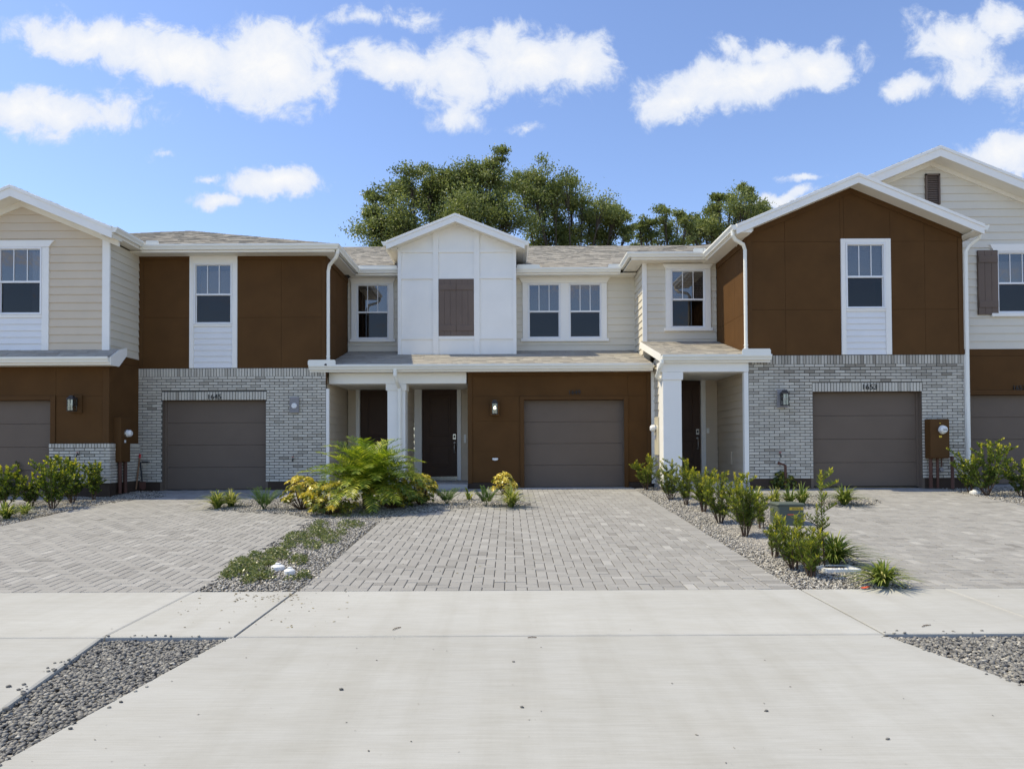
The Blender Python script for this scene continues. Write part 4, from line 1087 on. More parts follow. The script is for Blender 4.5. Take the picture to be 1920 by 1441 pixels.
verge_l = [L0a, L0b, L1b, L1a]; verge_r = [Ra, Rb, (Rb[0] + .25, 2.62), (4.42, Y_NEAR)]
def inside(p, poly):
    x, y = p; r = False; j = len(poly) - 1
    for i in range(len(poly)):
        xi, yi = poly[i]; xj, yj = poly[j]
        if (yi > y) != (yj > y) and x < (xj - xi) * (y - yi) / (yj - yi) + xi: r = not r
        j = i
    return r
BED_B = [(-3.20, Y_FAR), (-2.12, Y_FAR), (-2.2, 9.6), (-2.22, 11.6), (-1.95, 12.6), (-1.2, 13.25), (-.3, 13.6), (.3, 13.85), (.46, 14.3), (.1, 14.7), (-1.6, 14.85), (-2.6, 15.3), (-5.2, 15.2), (-5.9, 14.4), (-5.75, 13.5), (-5.0, 13.05), (-3.9, 12.75), (-3.38, 12.1), (-3.3, 10.4)]
BED_C = [(2.92, Y_FAR), (4.15, Y_FAR), (4.25, 9.5), (4.35, 11.2), (4.9, 12.6), (6.2, 13.0), (7.0, 13.35), (7.1, 13.9), (6.5, 14.5), (4.6, 14.75), (3.75, 15.3), (3.45, 15.6), (3.42, 16.9), (2.92, 16.9)]
BED_D = [(-9.35, Y_FAR), (-8.15, Y_FAR), (-8.05, 9.5), (-8.2, 11.2), (-8.42, 13.0), (-8.1, 14.4), (-7.55, 15.6), (-8.2, 16.6), (-8.7, 16.7), (-8.8, 15.5), (-9.9, 15.5), (-10.0, 14.2), (-9.4, 12.5)]
BED_E = [(9.35, Y_FAR), (10.7, Y_FAR), (10.7, 13), (11.2, 15.9), (9.5, 15.9), (9.35, 14.6)]
BEDS = [BED_B, BED_C, BED_D, BED_E]
def inview(x, y):
    v = CR.transposed() @ Vector((x, y, g(x, y) - CAMZ))
    px = VX - F * v.x / v.z; return -30 < px < 1950
def driveway(x0, x1, y0, y1, extra=None, border=(False, True), shift=0):
    """herringbone pavers clipped to the drive; the largest 300 in view are separate objects"""
    dw = part_empty('paver_driveway', None); tag(dw, kind='structure')
    u = .1170; J = .0085; pcs = []
    xa, xb_ = x0 + (2 * u if border[0] else 0), x1 - (2 * u if border[1] else 0)
    nx, ny = int((x1 - x0) / u) + 6, int((y1 - y0) / u) + 4
    for j in range(-3 - shift, ny):
        for k in range(-nx // 4 - ny // 4 - 3, nx // 4 + ny // 4 + 3):
            for (cx, w_, h_) in ((4 * k - j, 2, 1), (4 * k - j + 2, 1, 2)):
                a, b_, c, d = x0 + cx * u, x0 + (cx + w_) * u, y0 + (j + shift) * u, y0 + (j + shift + h_) * u
                a, b_, c, d = max(a, xa), min(b_, xb_), max(c, y0), min(d, y1)
                if b_ - a > .03 and d - c > .03: pcs.append((a, b_, c, d))
    for on, a in ((border[0], x0), (border[1], xb_)):
        if on:
            y = y0
            while y < y1 - .03: pcs.append((a, a + 2 * u, y, min(y + u, y1))); y += u
    if extra:
        a0_, b0_, c0_, d0_ = extra; j = 0; y = c0_
        while y < d0_ - .02:
            x = a0_ - (u if j % 2 else 0)
            while x < b0_: 
                if min(x + 2 * u, b0_) - max(x, a0_) > .03: pcs.append((max(x, a0_), min(x + 2 * u, b0_), y, min(y + u, d0_)))
                x += 2 * u
            y += u; j += 1
    pcs = [q for q in pcs if not any(inside(((q[0] + q[1]) / 2, (q[2] + q[3]) / 2), bd) for bd in BEDS)]
    vis = lambda q: inview((q[0] + q[1]) / 2, (q[2] + q[3]) / 2)
    pcs.sort(key=lambda q: (0 if vis(q) else 1, -((q[1] - q[0]) * (q[3] - q[2])) / (q[2] ** 3)))
    rest = MB(); cnt = 0
    for q in pcs:
        a, b_, c, d = q[0] + J / 2, q[1] - J / 2, q[2] + J / 2, q[3] - J / 2
        t = min(1, max(0, R.gauss(.48, .14)))
        if R.random() < .06: t = min(1, t + .25)
        ind = cnt < 300 and vis(q); cnt += 1
        mx, my = (a + b_) / 2, (c + d) / 2
        hz = R.uniform(-.0015, .0015); tx, ty = R.gauss(0, .006), R.gauss(0, .006)
        def zz(x, y): return g(x, y) + hz + (x - mx) * tx + (y - my) * ty
        ch = .006; mb = MB() if ind else rest; n = len(mb.v); ox, oy, oz = (a, c, 0) if ind else (0, 0, 0)
        o = [(a, c), (b_, c), (b_, d), (a, d)]; i_ = [(a + ch, c + ch), (b_ - ch, c + ch), (b_ - ch, d - ch), (a + ch, d - ch)]
        mb.v += [(x - ox, y - oy, zz(x, y)) for x, y in i_] + [(x - ox, y - oy, zz(x, y) - .0035) for x, y in o] + [(x - ox, y - oy, zz(x, y) - .04) for x, y in o]
        mb.f.append((n, n + 1, n + 2, n + 3)); mb.t.append(t)
        for kk in (0, 4):
            for e in range(4): mb.f.append((n + kk + e, n + kk + 4 + e, n + kk + 4 + (e + 1) % 4, n + kk + (e + 1) % 4)); mb.t.append(t)
        if ind: use_mesh('paver', mb.mesh('paver', M['paver']), dw, (a, c, 0))
    rest.build('pavers', M['paver'], dw, 'stuff')
    gy = lin(y0, y1, 24); gx = lin(min(x0, extra[0]) if extra else x0, max(x1, extra[1]) if extra else x1, 24); mb = MB()
    for y in gy:
        for x in gx: mb.v.append((x, y, g(x, y) - .011))
    for jj in range(23):
        for ii in range(23): mb.f.append((jj * 24 + ii, jj * 24 + ii + 1, (jj + 1) * 24 + ii + 1, (jj + 1) * 24 + ii)); mb.t.append(.5)
    mb.build('joint_sand', M['joint'], dw)
    return dw
driveway(-2.16, 2.92, Y_FAR + .006, 16.95, extra=(-4.32, -2.165, 14.8, 16.95))
driveway(-8.25, -3.16, Y_FAR + .006, 16.98, border=(False, False), shift=1)
driveway(4.1, 9.45, Y_FAR + .006, 15.76, shift=2, border=(True, False))
driveway(-15.0, -9.3, Y_FAR + .006, 15.72, border=(False, False)); driveway(10.6, 14.5, Y_FAR + .006, 16.4, border=(False, False))

# gravel: every stone a small lump
t_ = (1 + 5 ** .5) / 2
ICO_V = np.array([(-1, t_, 0), (1, t_, 0), (-1, -t_, 0), (1, -t_, 0), (0, -1, t_), (0, 1, t_), (0, -1, -t_), (0, 1, -t_), (t_, 0, -1), (t_, 0, 1), (-t_, 0, -1), (-t_, 0, 1)]) / 1.902
ICO_F = np.array([(0, 11, 5), (0, 5, 1), (0, 1, 7), (0, 7, 10), (0, 10, 11), (1, 5, 9), (5, 11, 4), (11, 10, 2), (10, 7, 6), (7, 1, 8), (3, 9, 4), (3, 4, 2), (3, 2, 6), (3, 6, 8), (3, 8, 9), (4, 9, 5), (2, 4, 11), (6, 2, 10), (8, 6, 7), (9, 8, 1)])
OCT_V = np.array([(1, 0, 0), (-1, 0, 0), (0, 1, 0), (0, -1, 0), (0, 0, 1), (0, 0, -1.0)])
OCT_F = np.array([(0, 2, 4), (2, 1, 4), (1, 3, 4), (3, 0, 4), (2, 0, 5), (1, 2, 5), (3, 1, 5), (0, 3, 5)])
def stones(name, poly, dens, rmin, rmax, m, BV, BF, lift=0.0, tone=(.5, .22), spill=0.0, kind='stuff'):
    xs, ys = [p[0] for p in poly], [p[1] for p in poly]
    n = int((max(xs) - min(xs)) * (max(ys) - min(ys)) * dens)
    X = NR.uniform(min(xs) - spill, max(xs) + spill, n); Y = NR.uniform(min(ys), max(ys), n)
    ok = np.zeros(n, bool); jj = len(poly) - 1
    Xs, Ys = X + NR.normal(0, .02 + spill * .4, n), Y + NR.normal(0, .02 + spill * .4, n)
    for i in range(len(poly)):
        xi, yi = poly[i]; xj, yj = poly[jj]
        c_ = ((yi > Ys) != (yj > Ys)) & (Xs < (xj - xi) * (Ys - yi) / (yj - yi + 1e-12) + xi); ok ^= c_; jj = i
    X, Y = X[ok], Y[ok]; n = len(X)
    Z = np.array([g(a, b_) for a, b_ in zip(X, Y)]) + lift + NR.uniform(-.012, .006, n)
    r = NR.uniform(rmin, rmax, n) ** 1.0
    sx, sy, sz = r * NR.uniform(.8, 1.35, n), r * NR.uniform(.65, 1.05, n), r * NR.uniform(.4, .75, n)
    an = NR.uniform(0, 6.283, n); tl = NR.normal(0, .35, n)
    k = len(BV)
    V = BV[None] * (1 + NR.normal(0, .16, (n, k, 1)))
    V = V * np.stack([sx, sy, sz], 1)[:, None]
    ca, sa, ct, st = np.cos(an)[:, None], np.sin(an)[:, None], np.cos(tl)[:, None], np.sin(tl)[:, None]
    y1_ = V[..., 1] * ct - V[..., 2] * st; z1 = V[..., 1] * st + V[..., 2] * ct
    V = np.stack([V[..., 0] * ca - y1_ * sa + X[:, None], V[..., 0] * sa + y1_ * ca + Y[:, None], z1 + Z[:, None]], -1)
    Fc = BF[None] + (np.arange(n) * k)[:, None, None]
    T = np.repeat(np.clip(NR.normal(tone[0], tone[1], n), 0, 1), len(BF))
    me = mesh_np(name, V.reshape(-1, 3), Fc.reshape(-1, 3), T, m)
    o = use_mesh(name, me); o['kind'] = kind; return o
def sheet(name, poly, dz, m, par=None):
    ctr = (sum(p[0] for p in poly) / len(poly), sum(p[1] for p in poly) / len(poly)); mb = MB()
    import mathutils.geometry as mg
    tri = mg.tessellate_polygon([[Vector((p[0], p[1], 0)) for p in poly]])
    mb.v = [(p[0], p[1], g(p[0], p[1]) + dz) for p in poly]; mb.f = [tuple(t) for t in tri]; mb.t = [.5] * len(tri)
    return struct(name, mb, m)
for pl in (verge_l, verge_r):
    sheet('gravel_verge', pl, -.055, M['soil'])
    stones('verge_gravel', pl, 4200, .008, .0195, M['stone_d'], ICO_V, ICO_F, -.030, (.48, .24))
for bd, dn in ((BED_B, 1700), (BED_C, 1700), (BED_D, 1000), (BED_E, 900)):
    sheet('planting_bed', bd, -.028, M['soil'])
    stones('bed_gravel', bd, dn, .010, .021, M['stone'], OCT_V * 1.05, OCT_F, -.004, (.50, .24), .05)

# stones kicked out of the gravel on to the slabs
V_, F_, T_ = [], [], []
for pa, pb, sd in ((L1a, L1b, 1), (L0a, L0b, -1), (Ra, Rb, -1), (L0a, L1a, 0), (Ra, (4.42, Y_NEAR), 0)):
    d = Vector((pb[0] - pa[0], pb[1] - pa[1])); nn = Vector((-d.y, d.x)).normalized() if sd else Vector((0, 1))
    if sd and nn.x * sd < 0: nn = -nn
    for i in range(int(d.length * 11)):
        q = Vector(pa) + d * R.random() + nn * abs(R.gauss(0, .05)); s_ = R.uniform(.006, .015); b0 = len(V_)
        for v in ICO_V * np.array([s_, s_ * .75, s_ * .55]) * (1 + NR.normal(0, .12, (12, 1))): V_.append((q.x + v[0], q.y + v[1], g(q.x, q.y) + s_ * .35 + v[2]))
        F_ += [tuple(b0 + k for k in f_) for f_ in ICO_F]; T_ += [R.random()] * 20
o = use_mesh('spilled_gravel', mesh_np('spilled_gravel', V_, F_, T_, M['stone_d'])); o['kind'] = 'stuff'
# scattered crumbs, leaves and twigs on the pavement
def debris(n, poly_px, name, m, smin, smax, flat):
    V, Fc, T = [], [], []
    for i in range(n):
        p = G(R.uniform(poly_px[0], poly_px[1]), R.uniform(poly_px[2], poly_px[3]))
        a = R.uniform(0, 6.28); l = R.uniform(smin, smax); w_ = l * R.uniform(.25, .6); h = max(.002, l * flat)
        c, s_ = math.cos(a), math.sin(a); b0 = len(V)
        for (x, y, z) in ((-l, 0, .002), (0, -w_, .002), (l, 0, .002), (0, w_, .002), (0, 0, h)): V.append((p.x + x * c - y * s_, p.y + x * s_ + y * c, p.z + z + .001))
        for f_ in ((0, 1, 4), (1, 2, 4), (2, 3, 4), (3, 0, 4)): Fc.append(tuple(b0 + q for q in f_)); T.append(R.random())
    o = use_mesh(name, mesh_np(name, V, Fc, T, m)); o['kind'] = 'stuff'; return o
debris(75, (0, 1920, 1110, 1440), 'pavement_debris', M['stone_d'], .004, .012, .5)
debris(60, (330, 660, 1108, 1180), 'leaf_litter', M['litter'], .006, .02, .25)
debris(60, (440, 560, 1112, 1128), 'leaf_litter', M['litter'], .008, .022, .25)
debris(110, (560, 1250, 930, 1100), 'leaf_litter', M['litter'], .006, .02, .3)
debris(70, (1500, 1900, 940, 1095), 'leaf_litter', M['litter'], .005, .016, .3)
# ---------------------------------------------------------------- fixtures and small things
def lantern(px, py, Y, blk, lit, label, dxb=0.0):
    p = P(px, py, Y); t = thing('wall_lantern', p, label, 'wall lantern', 'wall lanterns beside the garage doors')
    x, y, z = p; fr = lambda u, zz, w: (x + u, Y + w, z + zz)
    bevel(MB().rect(fr, -.115 + dxb, .115 + dxb, -.20, .20, -.03, .0).build('mounting_block', blk, t), .006)
    MB().rect(fr, -.045, .045, -.05, .13, -.06, -.03).build('bracket', M['bronze'], t)
    mb = MB(); n = 0
    mb.v += [fr(a, .09, b_) for a, b_ in ((-.085, -.245), (.085, -.245), (.085, -.075), (-.085, -.075))] + [fr(a, .155, b_) for a, b_ in ((-.04, -.2), (.04, -.2), (.04, -.12), (-.04, -.12))]
    mb.f += [(0, 1, 2, 3), (4, 5, 6, 7)] + [(i, (i + 1) % 4, 4 + (i + 1) % 4, 4 + i) for i in range(4)]; mb.t += [.5] * 6
    mb.rect(fr, -.04, .04, .1552, .175, -.2, -.12)
    mb.build('lantern_cap', M['bronze'], t)
    fm = MB()
    for a in (-.068, .056):
        for b_ in (-.228, -.104): fm.rect(fr, a, a + .012, -.145, .089, b_, b_ + .012)
    fm.rect(fr, -.072, .072, -.165, -.146, -.232, -.088)
    fm.rect(fr, -.0, .006, -.1455, .089, -.2285, -.2225)
    fm.build('lantern_frame', M['bronze'], t)
    gl = MB()
    gl.rect(fr, -.055, .055, -.145, .088, -.222, -.2195); gl.rect(fr, -.0625, -.0600, -.145, .088, -.215, -.105); gl.rect(fr, .060, .0625, -.145, .088, -.215, -.105)
    gl.build('lantern_glass', M['clear'], t)
    c = Vector((x, Y - .16, z))
    MB().tube([c + Vector((0, 0, .088)), c + Vector((0, 0, .03))], .016, 8).build('lamp_holder', M['bulb_off'], t)
    MB().tube([c + Vector((0, 0, k)) for k in (.030, .015, -.005, -.03, -.045, -.05)], [.013, .018, .028, .03, .018, .006], 10).build('light_bulb', M['bulb'] if lit else M['bulb_off'], t, smooth_=True)
    return t
lantern(143, 757, YD, M['brown_tr'], False, 'unlit black lantern on the brown wall above the low brick band', .02)
lantern(928, 764, YB - .015, M['brown_tr'], True, 'black lantern with its bulb glowing, left of the 1649 garage door')
lantern(1466, 747, YC - .02, M['greyblock'], False, 'unlit black lantern on a grey block on brick beside the corner porch', 0)
p = P(552.5, 759, YA - .02); t = thing('mounting_block', p, 'grey block with round white cap and no lantern on the 1645 brick', 'light mount')
fr = lambda u, z, w: (p.x + u, YA - .02 + w, p.z + z)
bevel(MB().rect(fr, -.11, .11, -.185, .185, -.035, 0).build('block', M['greyblock'], t), .006)
MB().disc(fr(-.002, -.02, -.036), (0, -1, 0), .068, .058, .022, 20).build('round_cap', M['cap'], t)
# electricity meters
p = P(1760, 821, YC); t = thing('electric_meter', p, 'brown meter cabinet with round glass meter on the brick right of the 1653 garage', 'electric meter', 'electric meters on the house walls')
x0, x1 = PX(1743.5, 820, YC - .2), PX(1778, 820, YC - .2); z0, z1 = PZ(1760, 859, YC - .2), PZ(1760, 785, YC - .2)
bevel(MB().box(x0, x1, YC - .22, YC - .005, z0, z1).build('cabinet', M['brown_tr'], t), .008)
bevel(MB().box(x0 - .006, x1 + .006, YC - .235, YC - .2205, z0 + .02, z1 - .01).build('cover', M['brown_tr'], t), .005)
mc = P(1766, 805, YC - .24)
MB().disc((mc.x, YC - .236, mc.z), (0, -1, 0), .095, .095, .03, 18).build('meter_ring', M['chrome'], t)
MB().tube([(mc.x, YC - .266 - k, mc.z) for k in (0, .06, .09)], [.082, .078, .05], 18).build('meter_glass', M['cap'], t, smooth_=False)
MB().box(mc.x - .04, mc.x + .045, YC - .358, YC - .357, mc.z - .012, mc.z + .004).build('meter_dial', M['black'], t)
MB().box(mc.x - .06, mc.x - .0, YC - .238, YC - .2355, mc.z - .17, mc.z - .13).build('warning_sticker', M['yellow'], t)
MB().box(mc.x - .05, mc.x - .02, YC - .238, YC - .2355, mc.z + .13, mc.z + .145).build('warning_sticker', M['yellow'], t)
for xx, r_ in ((x0 + .055, .038), (x0 + .205, .03), (x0 + .295, .012)): MB().tube([(xx, YC - .12, z0), (xx, YC - .12, .06 if r_ > .02 else .52)], r_, 10).build('conduit', M['rust'], t)
MB().disc((x0 + .29, YC - .10, .46), (0, -1, 0), .05, .045, .05, 10).build('coiled_cable', M['greyblock'], t)
X_ = XD + .0
t = thing('electric_meter', (X_, 15.95, 1.3), 'brown meter cabinet in the shaded corner between the left house and 1645', 'electric meter', 'electric meters on the house walls')
bevel(MB().box(X_ - .02, X_ + .17, 15.76, 16.16, .70, 1.70).build('cabinet', M['brown_tr'], t), .008)
MB().disc((X_ + .171, 15.99, 1.34), (1, 0, 0), .095, .09, .03, 16).build('meter_ring', M['chrome'], t)
MB().tube([(X_ + .20 + k, 15.99, 1.34) for k in (0, .06, .09)], [.08, .076, .05], 16).build('meter_glass', M['cap'], t)
MB().box(X_ + .1705, X_ + .173, 15.90, 15.97, 1.13, 1.19).build('warning_sticker', M['cap'], t)
for yy in (15.84, 16.06): MB().tube([(X_ + .11, yy, .70), (X_ + .11, yy, 0)], .04, 10).build('conduit', M['rust'], t)
t = thing('electric_meter', (3.4, 16.4, 1.2), 'tan meter cabinet on the sunlit siding wall beside the 1649 garage', 'electric meter', 'electric meters on the house walls')
z0, z1 = PZ(1227, 853, 16.2), PZ(1227, 781, 16.2)
bevel(MB().box(xs - .115, xs - .021, 16.12, 16.56, z0, z1).build('cabinet', M['tan'], t), .006)
MB().disc((xs - .116, 16.40, z0 + .62), (-1, 0, 0), .09, .085, .03, 16).build('meter_ring', M['chrome'], t)
MB().tube([(xs - .145 - k, 16.40, z0 + .62) for k in (0, .07, .10)], [.078, .075, .05], 16).build('meter_glass', M['cap'], t)
MB().tube([(xs - .12, 16.36, z0 + .45), (xs - .15, 16.36, z0 + .42), (xs - .15, 16.34, z0 + .36)], .012, 6).build('latch', M['chrome'], t)
MB().tube([(xs - .08, 16.25, z0), (xs - .08, 16.25, .02)], .03, 8).build('conduit', M['greyblock'], t)
# outlet box under the lit lantern
p = P(928.5, 860.5, YB - .01); t = thing('outlet_box', p, 'small white weatherproof outlet on the brown wall below the lit lantern', 'outlet')
MB().box(p.x - .035, p.x + .035, YB - .04, YB + .012, p.z - .03, p.z + .03).build('outlet_cover', M['cap'], t)
for s in (-1, 1): MB().disc((p.x + s * .045, YB - .02, p.z + .004), (0, -1, 0), .03, .02, .03, 10).build('outlet_hood', M['cap'], t)
# hose bibs and pipes
def tap(px, py, Y, label):
    p = P(px, py, Y - .05); t = thing('hose_tap', p, label, 'garden tap', 'garden taps on the brick')
    x, y, z = p
    MB().tube([(x, Y + .01, z), (x, Y - .06, z), (x, Y - .085, z - .02), (x, Y - .09, z - .06)], .014, 8).build('spout', M['bronze'], t)
    MB().disc((x, Y - .05, z + .045), (0, 0, 1), .03, .03, .01, 10).build('tap_handle', M['red'], t)
    MB().tube([(x, Y - .05, z), (x, Y - .05, z + .045)], .008, 6).build('stem', M['bronze'], t)
tap(145, 852, YD - .055, 'small tap on the low brick band under the unlit left lantern')
tap(549, 860, YA, 'small tap on the 1645 brick left of the palm')
tap(1463, 852, YC, 'small tap on the 1653 brick above the dark shrub')
def pipe(pts, r, label, m=None, name='stub_pipe'):
    t = thing(name, pts[0], label, 'pipe'); MB().tube(pts, r, 10).build('pipe', m or M['rust'], t); 
    MB().disc(pts[-1], (Vector(pts[-1]) - Vector(pts[-2])).normalized(), r * 1.25, r * 1.25, .03, 10).build('pipe_cap', m or M['rust'], t)
a = P(1473, 915, YC - .12)
pipe([(a.x, a.y, .05), (a.x, a.y, PZ(1473, 872, YC - .12)), (a.x - .13, a.y, PZ(1473, 868, YC - .12))], .028, 'bent rusty brown pipe behind the dark shrub on the 1653 brick')
a = P(1789, 915, YC - .25)
pipe([(a.x - .03, a.y, .05), (a.x + .04, a.y + .12, PZ(1793, 858, YC - .15))], .035, 'leaning reddish pipe right of the brown meter at 1653')
# shovel and rake leaning in the left corner
a, b_ = P(255, 917, 16.55), P(262, 857, 16.74)
t = thing('garden_tool', a, 'garden tool with red grip leaning in the corner left of the 1645 garage', 'garden tool')
MB().tube([a, b_], .016, 8).build('shaft', M['wood'], t)
MB().tube([b_ - (b_ - a) * .02, b_ + (b_ - a) * .10], .024, 8).build('grip', M['red'], t)
a, b_ = P(268, 918, 16.6), P(263, 866, 16.77)
t = thing('spade', a, 'dark spade leaning against the brick left of the 1645 garage', 'spade')
MB().tube([a.lerp(b_, .28), b_], .016, 8).build('shaft', M['black'], t)
d = (b_ - a); n_ = Vector((1, 0, 0)); mb = MB()
mb.poly([a, a + d * .06 + n_ * .07, a + d * .30 + n_ * .08, a + d * .30 - n_ * .08, a + d * .06 - n_ * .07]); 
so = mb.build('blade', M['rust'], t); so.modifiers.new('thick', 'SOLIDIFY').thickness = .008
a, b_ = P(266, 866, 16.76), P(280, 865.5, 16.76)
t = thing('hose_tap', a, 'dark tap with a long spout on the brick beside the spade', 'garden tap')
MB().tube([a, b_], .02, 8).build('spout', M['bronze'], t); MB().disc(b_, (0, -1, 0), .02, .016, .03, 8).build('tap_handle', M['chrome'], t)
# black metal frame behind the left shrubs
x0, x1 = PX(95, 862, 15.2), PX(131, 862, 15.2); z1 = PZ(112, 855.5, 15.2)
t = thing('hose_rack', ((x0 + x1) / 2, 15.2, 0), 'black square metal hose rack behind the shrubs before the left house', 'hose rack')
mb = MB()
for pts in ([(x0, 15.2, 0), (x0, 15.2, z1), (x1, 15.2, z1), (x1, 15.2, 0)], [(x0, 15.2, z1 - .28), (x1, 15.2, z1 - .28)]): mb.tube(pts, .018, 6)
mb.build('rack_frame', M['black'], t)
MB().tube([(x0 + .02, 15.2, z1 - .27), (x0 + .12, 15.2, z1 - .06), (x0 + .22, 15.2, z1 - .03), (x0 + .30, 15.2, z1 - .12), (x0 + .31, 15.2, z1 - .27)], .011, 6).build('scroll', M['black'], t)
# telecom pedestal, meter lid, pipe caps
a = G(1484, 985); p0, p1 = a + Vector((-.21, 0, 0)), a + Vector((.20, 0, 0)); hh = .42
t = thing('utility_pedestal', a, 'green utility pedestal with a yellow number sticker among the right shrubs', 'utility box')
x0, x1 = PX(1459, 965, a.y), PX(1508, 965, a.y); zt_ = PZ(1484, 943, a.y); z0 = a.z - .05
bevel(MB().box(x0, x1, a.y, a.y + .36, z0, zt_ - .02).build('pedestal_body', M['green'], t), .02)
bevel(MB().box(x0 - .01, x1 + .01, a.y - .012, a.y + .37, zt_ - .05, zt_).build('pedestal_lid', M['green'], t), .015)
sx0, sx1 = PX(1480, 953, a.y), PX(1506, 953, a.y); sz = PZ(1490, 953, a.y)
st = MB().box(sx0, sx1, a.y - .006, a.y - .001, sz - .022, sz + .022).build('number_sticker', M['yellow'], t)
lettering('serial_number', '3027626', .042, .0004, st, ((sx0 + sx1) / 2, a.y - .0075, sz - .014))
MB().box(sx0 - .03, sx0 + .07, a.y - .004, a.y - .001, sz - .10, sz - .085).build('warning_stripe', M['coral'], t)
a = G(1570, 1068)
t = thing('water_meter_box', a, 'white rectangular water meter box lid with a dark slot in the right gravel strip', 'meter box')
q = [G(1537, 1076), G(1606, 1076), G(1590, 1059), G(1533, 1064)]
zt_ = a.z + .035
def ring(o_, i_, z0, z1):
    mb = MB(); n = 4
    mb.v = [(p.x, p.y, z1) for p in o_] + [(p.x, p.y, z1) for p in i_] + [(p.x, p.y, z0) for p in o_] + [(p.x, p.y, z0) for p in i_]
    for i in range(4):
        j = (i + 1) % 4; mb.f += [(i, j, 4 + j, 4 + i), (i, 8 + i, 8 + j, j), (4 + i, 4 + j, 12 + j, 12 + i)]; mb.t += [.5] * 3
    return mb
X0, X1, Y0, Y1 = a.x - .19, a.x + .22, a.y - .12, a.y + .16
V4 = lambda x0, x1, y0, y1: [Vector((x0, y0, 0)), Vector((x1, y0, 0)), Vector((x1, y1, 0)), Vector((x0, y1, 0))]
bevel(ring(V4(X0, X1, Y0, Y1), V4(X0 + .04, X1 - .11, Y0 + .07, Y1 - .05), a.z - .05, zt_).build('box_frame', M['cap'], t), .01)
MB().poly([(X0 + .04, Y0 + .07, zt_ - .010), (X1 - .11, Y0 + .07, zt_ - .010), (X1 - .11, Y1 - .05, zt_ - .008), (X0 + .04, Y1 - .05, zt_ - .008)]).build('reading_lid', M['base'], t)
def cap_(px, py, w_, label):
    a = G(px, py); t = thing('cleanout_cap', a, label, 'pipe cap', 'white pipe caps in the gravel')
    MB().tube([a + Vector((0, 0, k)) for k in (-.02, .030, .046, .052)], [w_, w_, w_ * .7, w_ * .4], 20).build('cap_body', M['cap'], t)
    bevel(MB().box(a.x - w_ * .32, a.x + w_ * .32, a.y - w_ * .32, a.y + w_ * .32, a.z + .0522, a.z + .070).build('square_plug', M['cap'], t), .004)
cap_(521, 1066, .078, 'larger white cleanout cap in the ground cover of the left strip')
cap_(543, 1074, .062, 'smaller white cleanout cap nearer the sidewalk in the left strip')
cap_(1828, 924, .10, 'white pipe cap in the gravel beside the far right drive')
a = G(1622, 1104); t = thing('fallen_leaf', a, 'bright coral red leaf at the edge of the sidewalk below the strap leaf clump', 'leaf')
MB().poly([a + Vector((-.05, -.01, .015)), a + Vector((0, -.03, .012)), a + Vector((.05, 0, .03)), a + Vector((.02, .03, .02)), a + Vector((-.03, .02, .02))]).build('leaf_blade', M['coral'], t)
# a few larger pebbles and twigs one can pick out on the apron
for (px, py, s, lb) in ((640, 1293, .017, 'dark pebble on the left of the apron, largest of the loose ones'), (963, 1241, .012, 'dark pebble on the apron just right of centre, nearest the sidewalk joint'), (979, 1327, .013, 'small grey pebble in the middle of the apron'), (1437, 1334, .013, 'brown seed on the right of the apron'), (1664, 1386, .012, 'grey pebble on the right of the apron near the lower edge'),
                      (16, 1288, .019, 'dark pebble on the left apron furthest from the gravel'), (45, 1302, .024, 'dark pebble on the left apron beside the gravel'), (12, 1331, .026, 'larger dark stone at the gravel edge on the left apron')):
    a = G(px, py); V = ICO_V * np.array([s, s * .7, s * .5]) * (1 + NR.normal(0, .12, (12, 1))) + np.array([a.x, a.y, a.z + s * .3])
    o = use_mesh('pebble', mesh_np('pebble', V - np.array(a), ICO_F, [R.uniform(.05, .3)] * 20, M['stone_d']), None, a); tag(o, lb, 'pebble', 'loose pebbles on the concrete')
def twig(px, py, ln, ang, label):
    a = G(px, py); t = thing('twig', a, label, 'twig'); d = Vector((math.cos(ang), math.sin(ang) * 1.0, 0)); n_ = Vector((-d.y, d.x, 0)); mb = MB()
    mb.tube([a - d * ln + Vector((0, 0, .006)), a + n_ * .01 + Vector((0, 0, .009)), a + d * ln + Vector((0, 0, .006))], .003, 5)
    for k in (-.4, 0, .4): mb.tube([a + d * ln * k + Vector((0, 0, .007)), a + d * ln * (k + .3) + n_ * ln * .35 + Vector((0, 0, .008))], .002, 5)
    mb.build('twig_stem', M['stem'], t)
twig(1737, 1174, .06, .5, 'small forked twig on the sidewalk before the right gravel')
twig(744, 1179, .05, 1.0, 'small twig beside the sidewalk joint left of centre')
twig(998, 1196, .035, .1, 'tiny twig on the apron just past the sidewalk joint')
# ---------------------------------------------------------------- planting
def leaf_quads(C, D, L, Wd, tone, name, m, fold=.0):
    C, D = np.asarray(C, float), np.asarray(D, float); n = len(C)
    L = np.broadcast_to(np.asarray(L, float), (n,)); Wd = np.broadcast_to(np.asarray(Wd, float), (n,))
    D = D / (np.linalg.norm(D, axis=1, keepdims=True) + 1e-9)
    rv = NR.normal(0, 1, (n, 3)); Sd = np.cross(D, rv); Sd /= (np.linalg.norm(Sd, axis=1, keepdims=True) + 1e-9)
    Nn = np.cross(Sd, D)
    mid = C + D * (L * .45)[:, None] + Nn * (L * fold)[:, None]
    V = np.stack([C, mid - Sd * (Wd / 2)[:, None], C + D * L[:, None], mid + Sd * (Wd / 2)[:, None]], 1)
    Fc = (np.arange(n) * 4)[:, None] + np.array([0, 1, 2, 3])
    return mesh_np(name, V.reshape(-1, 3), Fc, np.clip(tone, 0, 1), m)
def top_h(px, base_y, top_y, a): return (base_y - top_y) * a.y / F
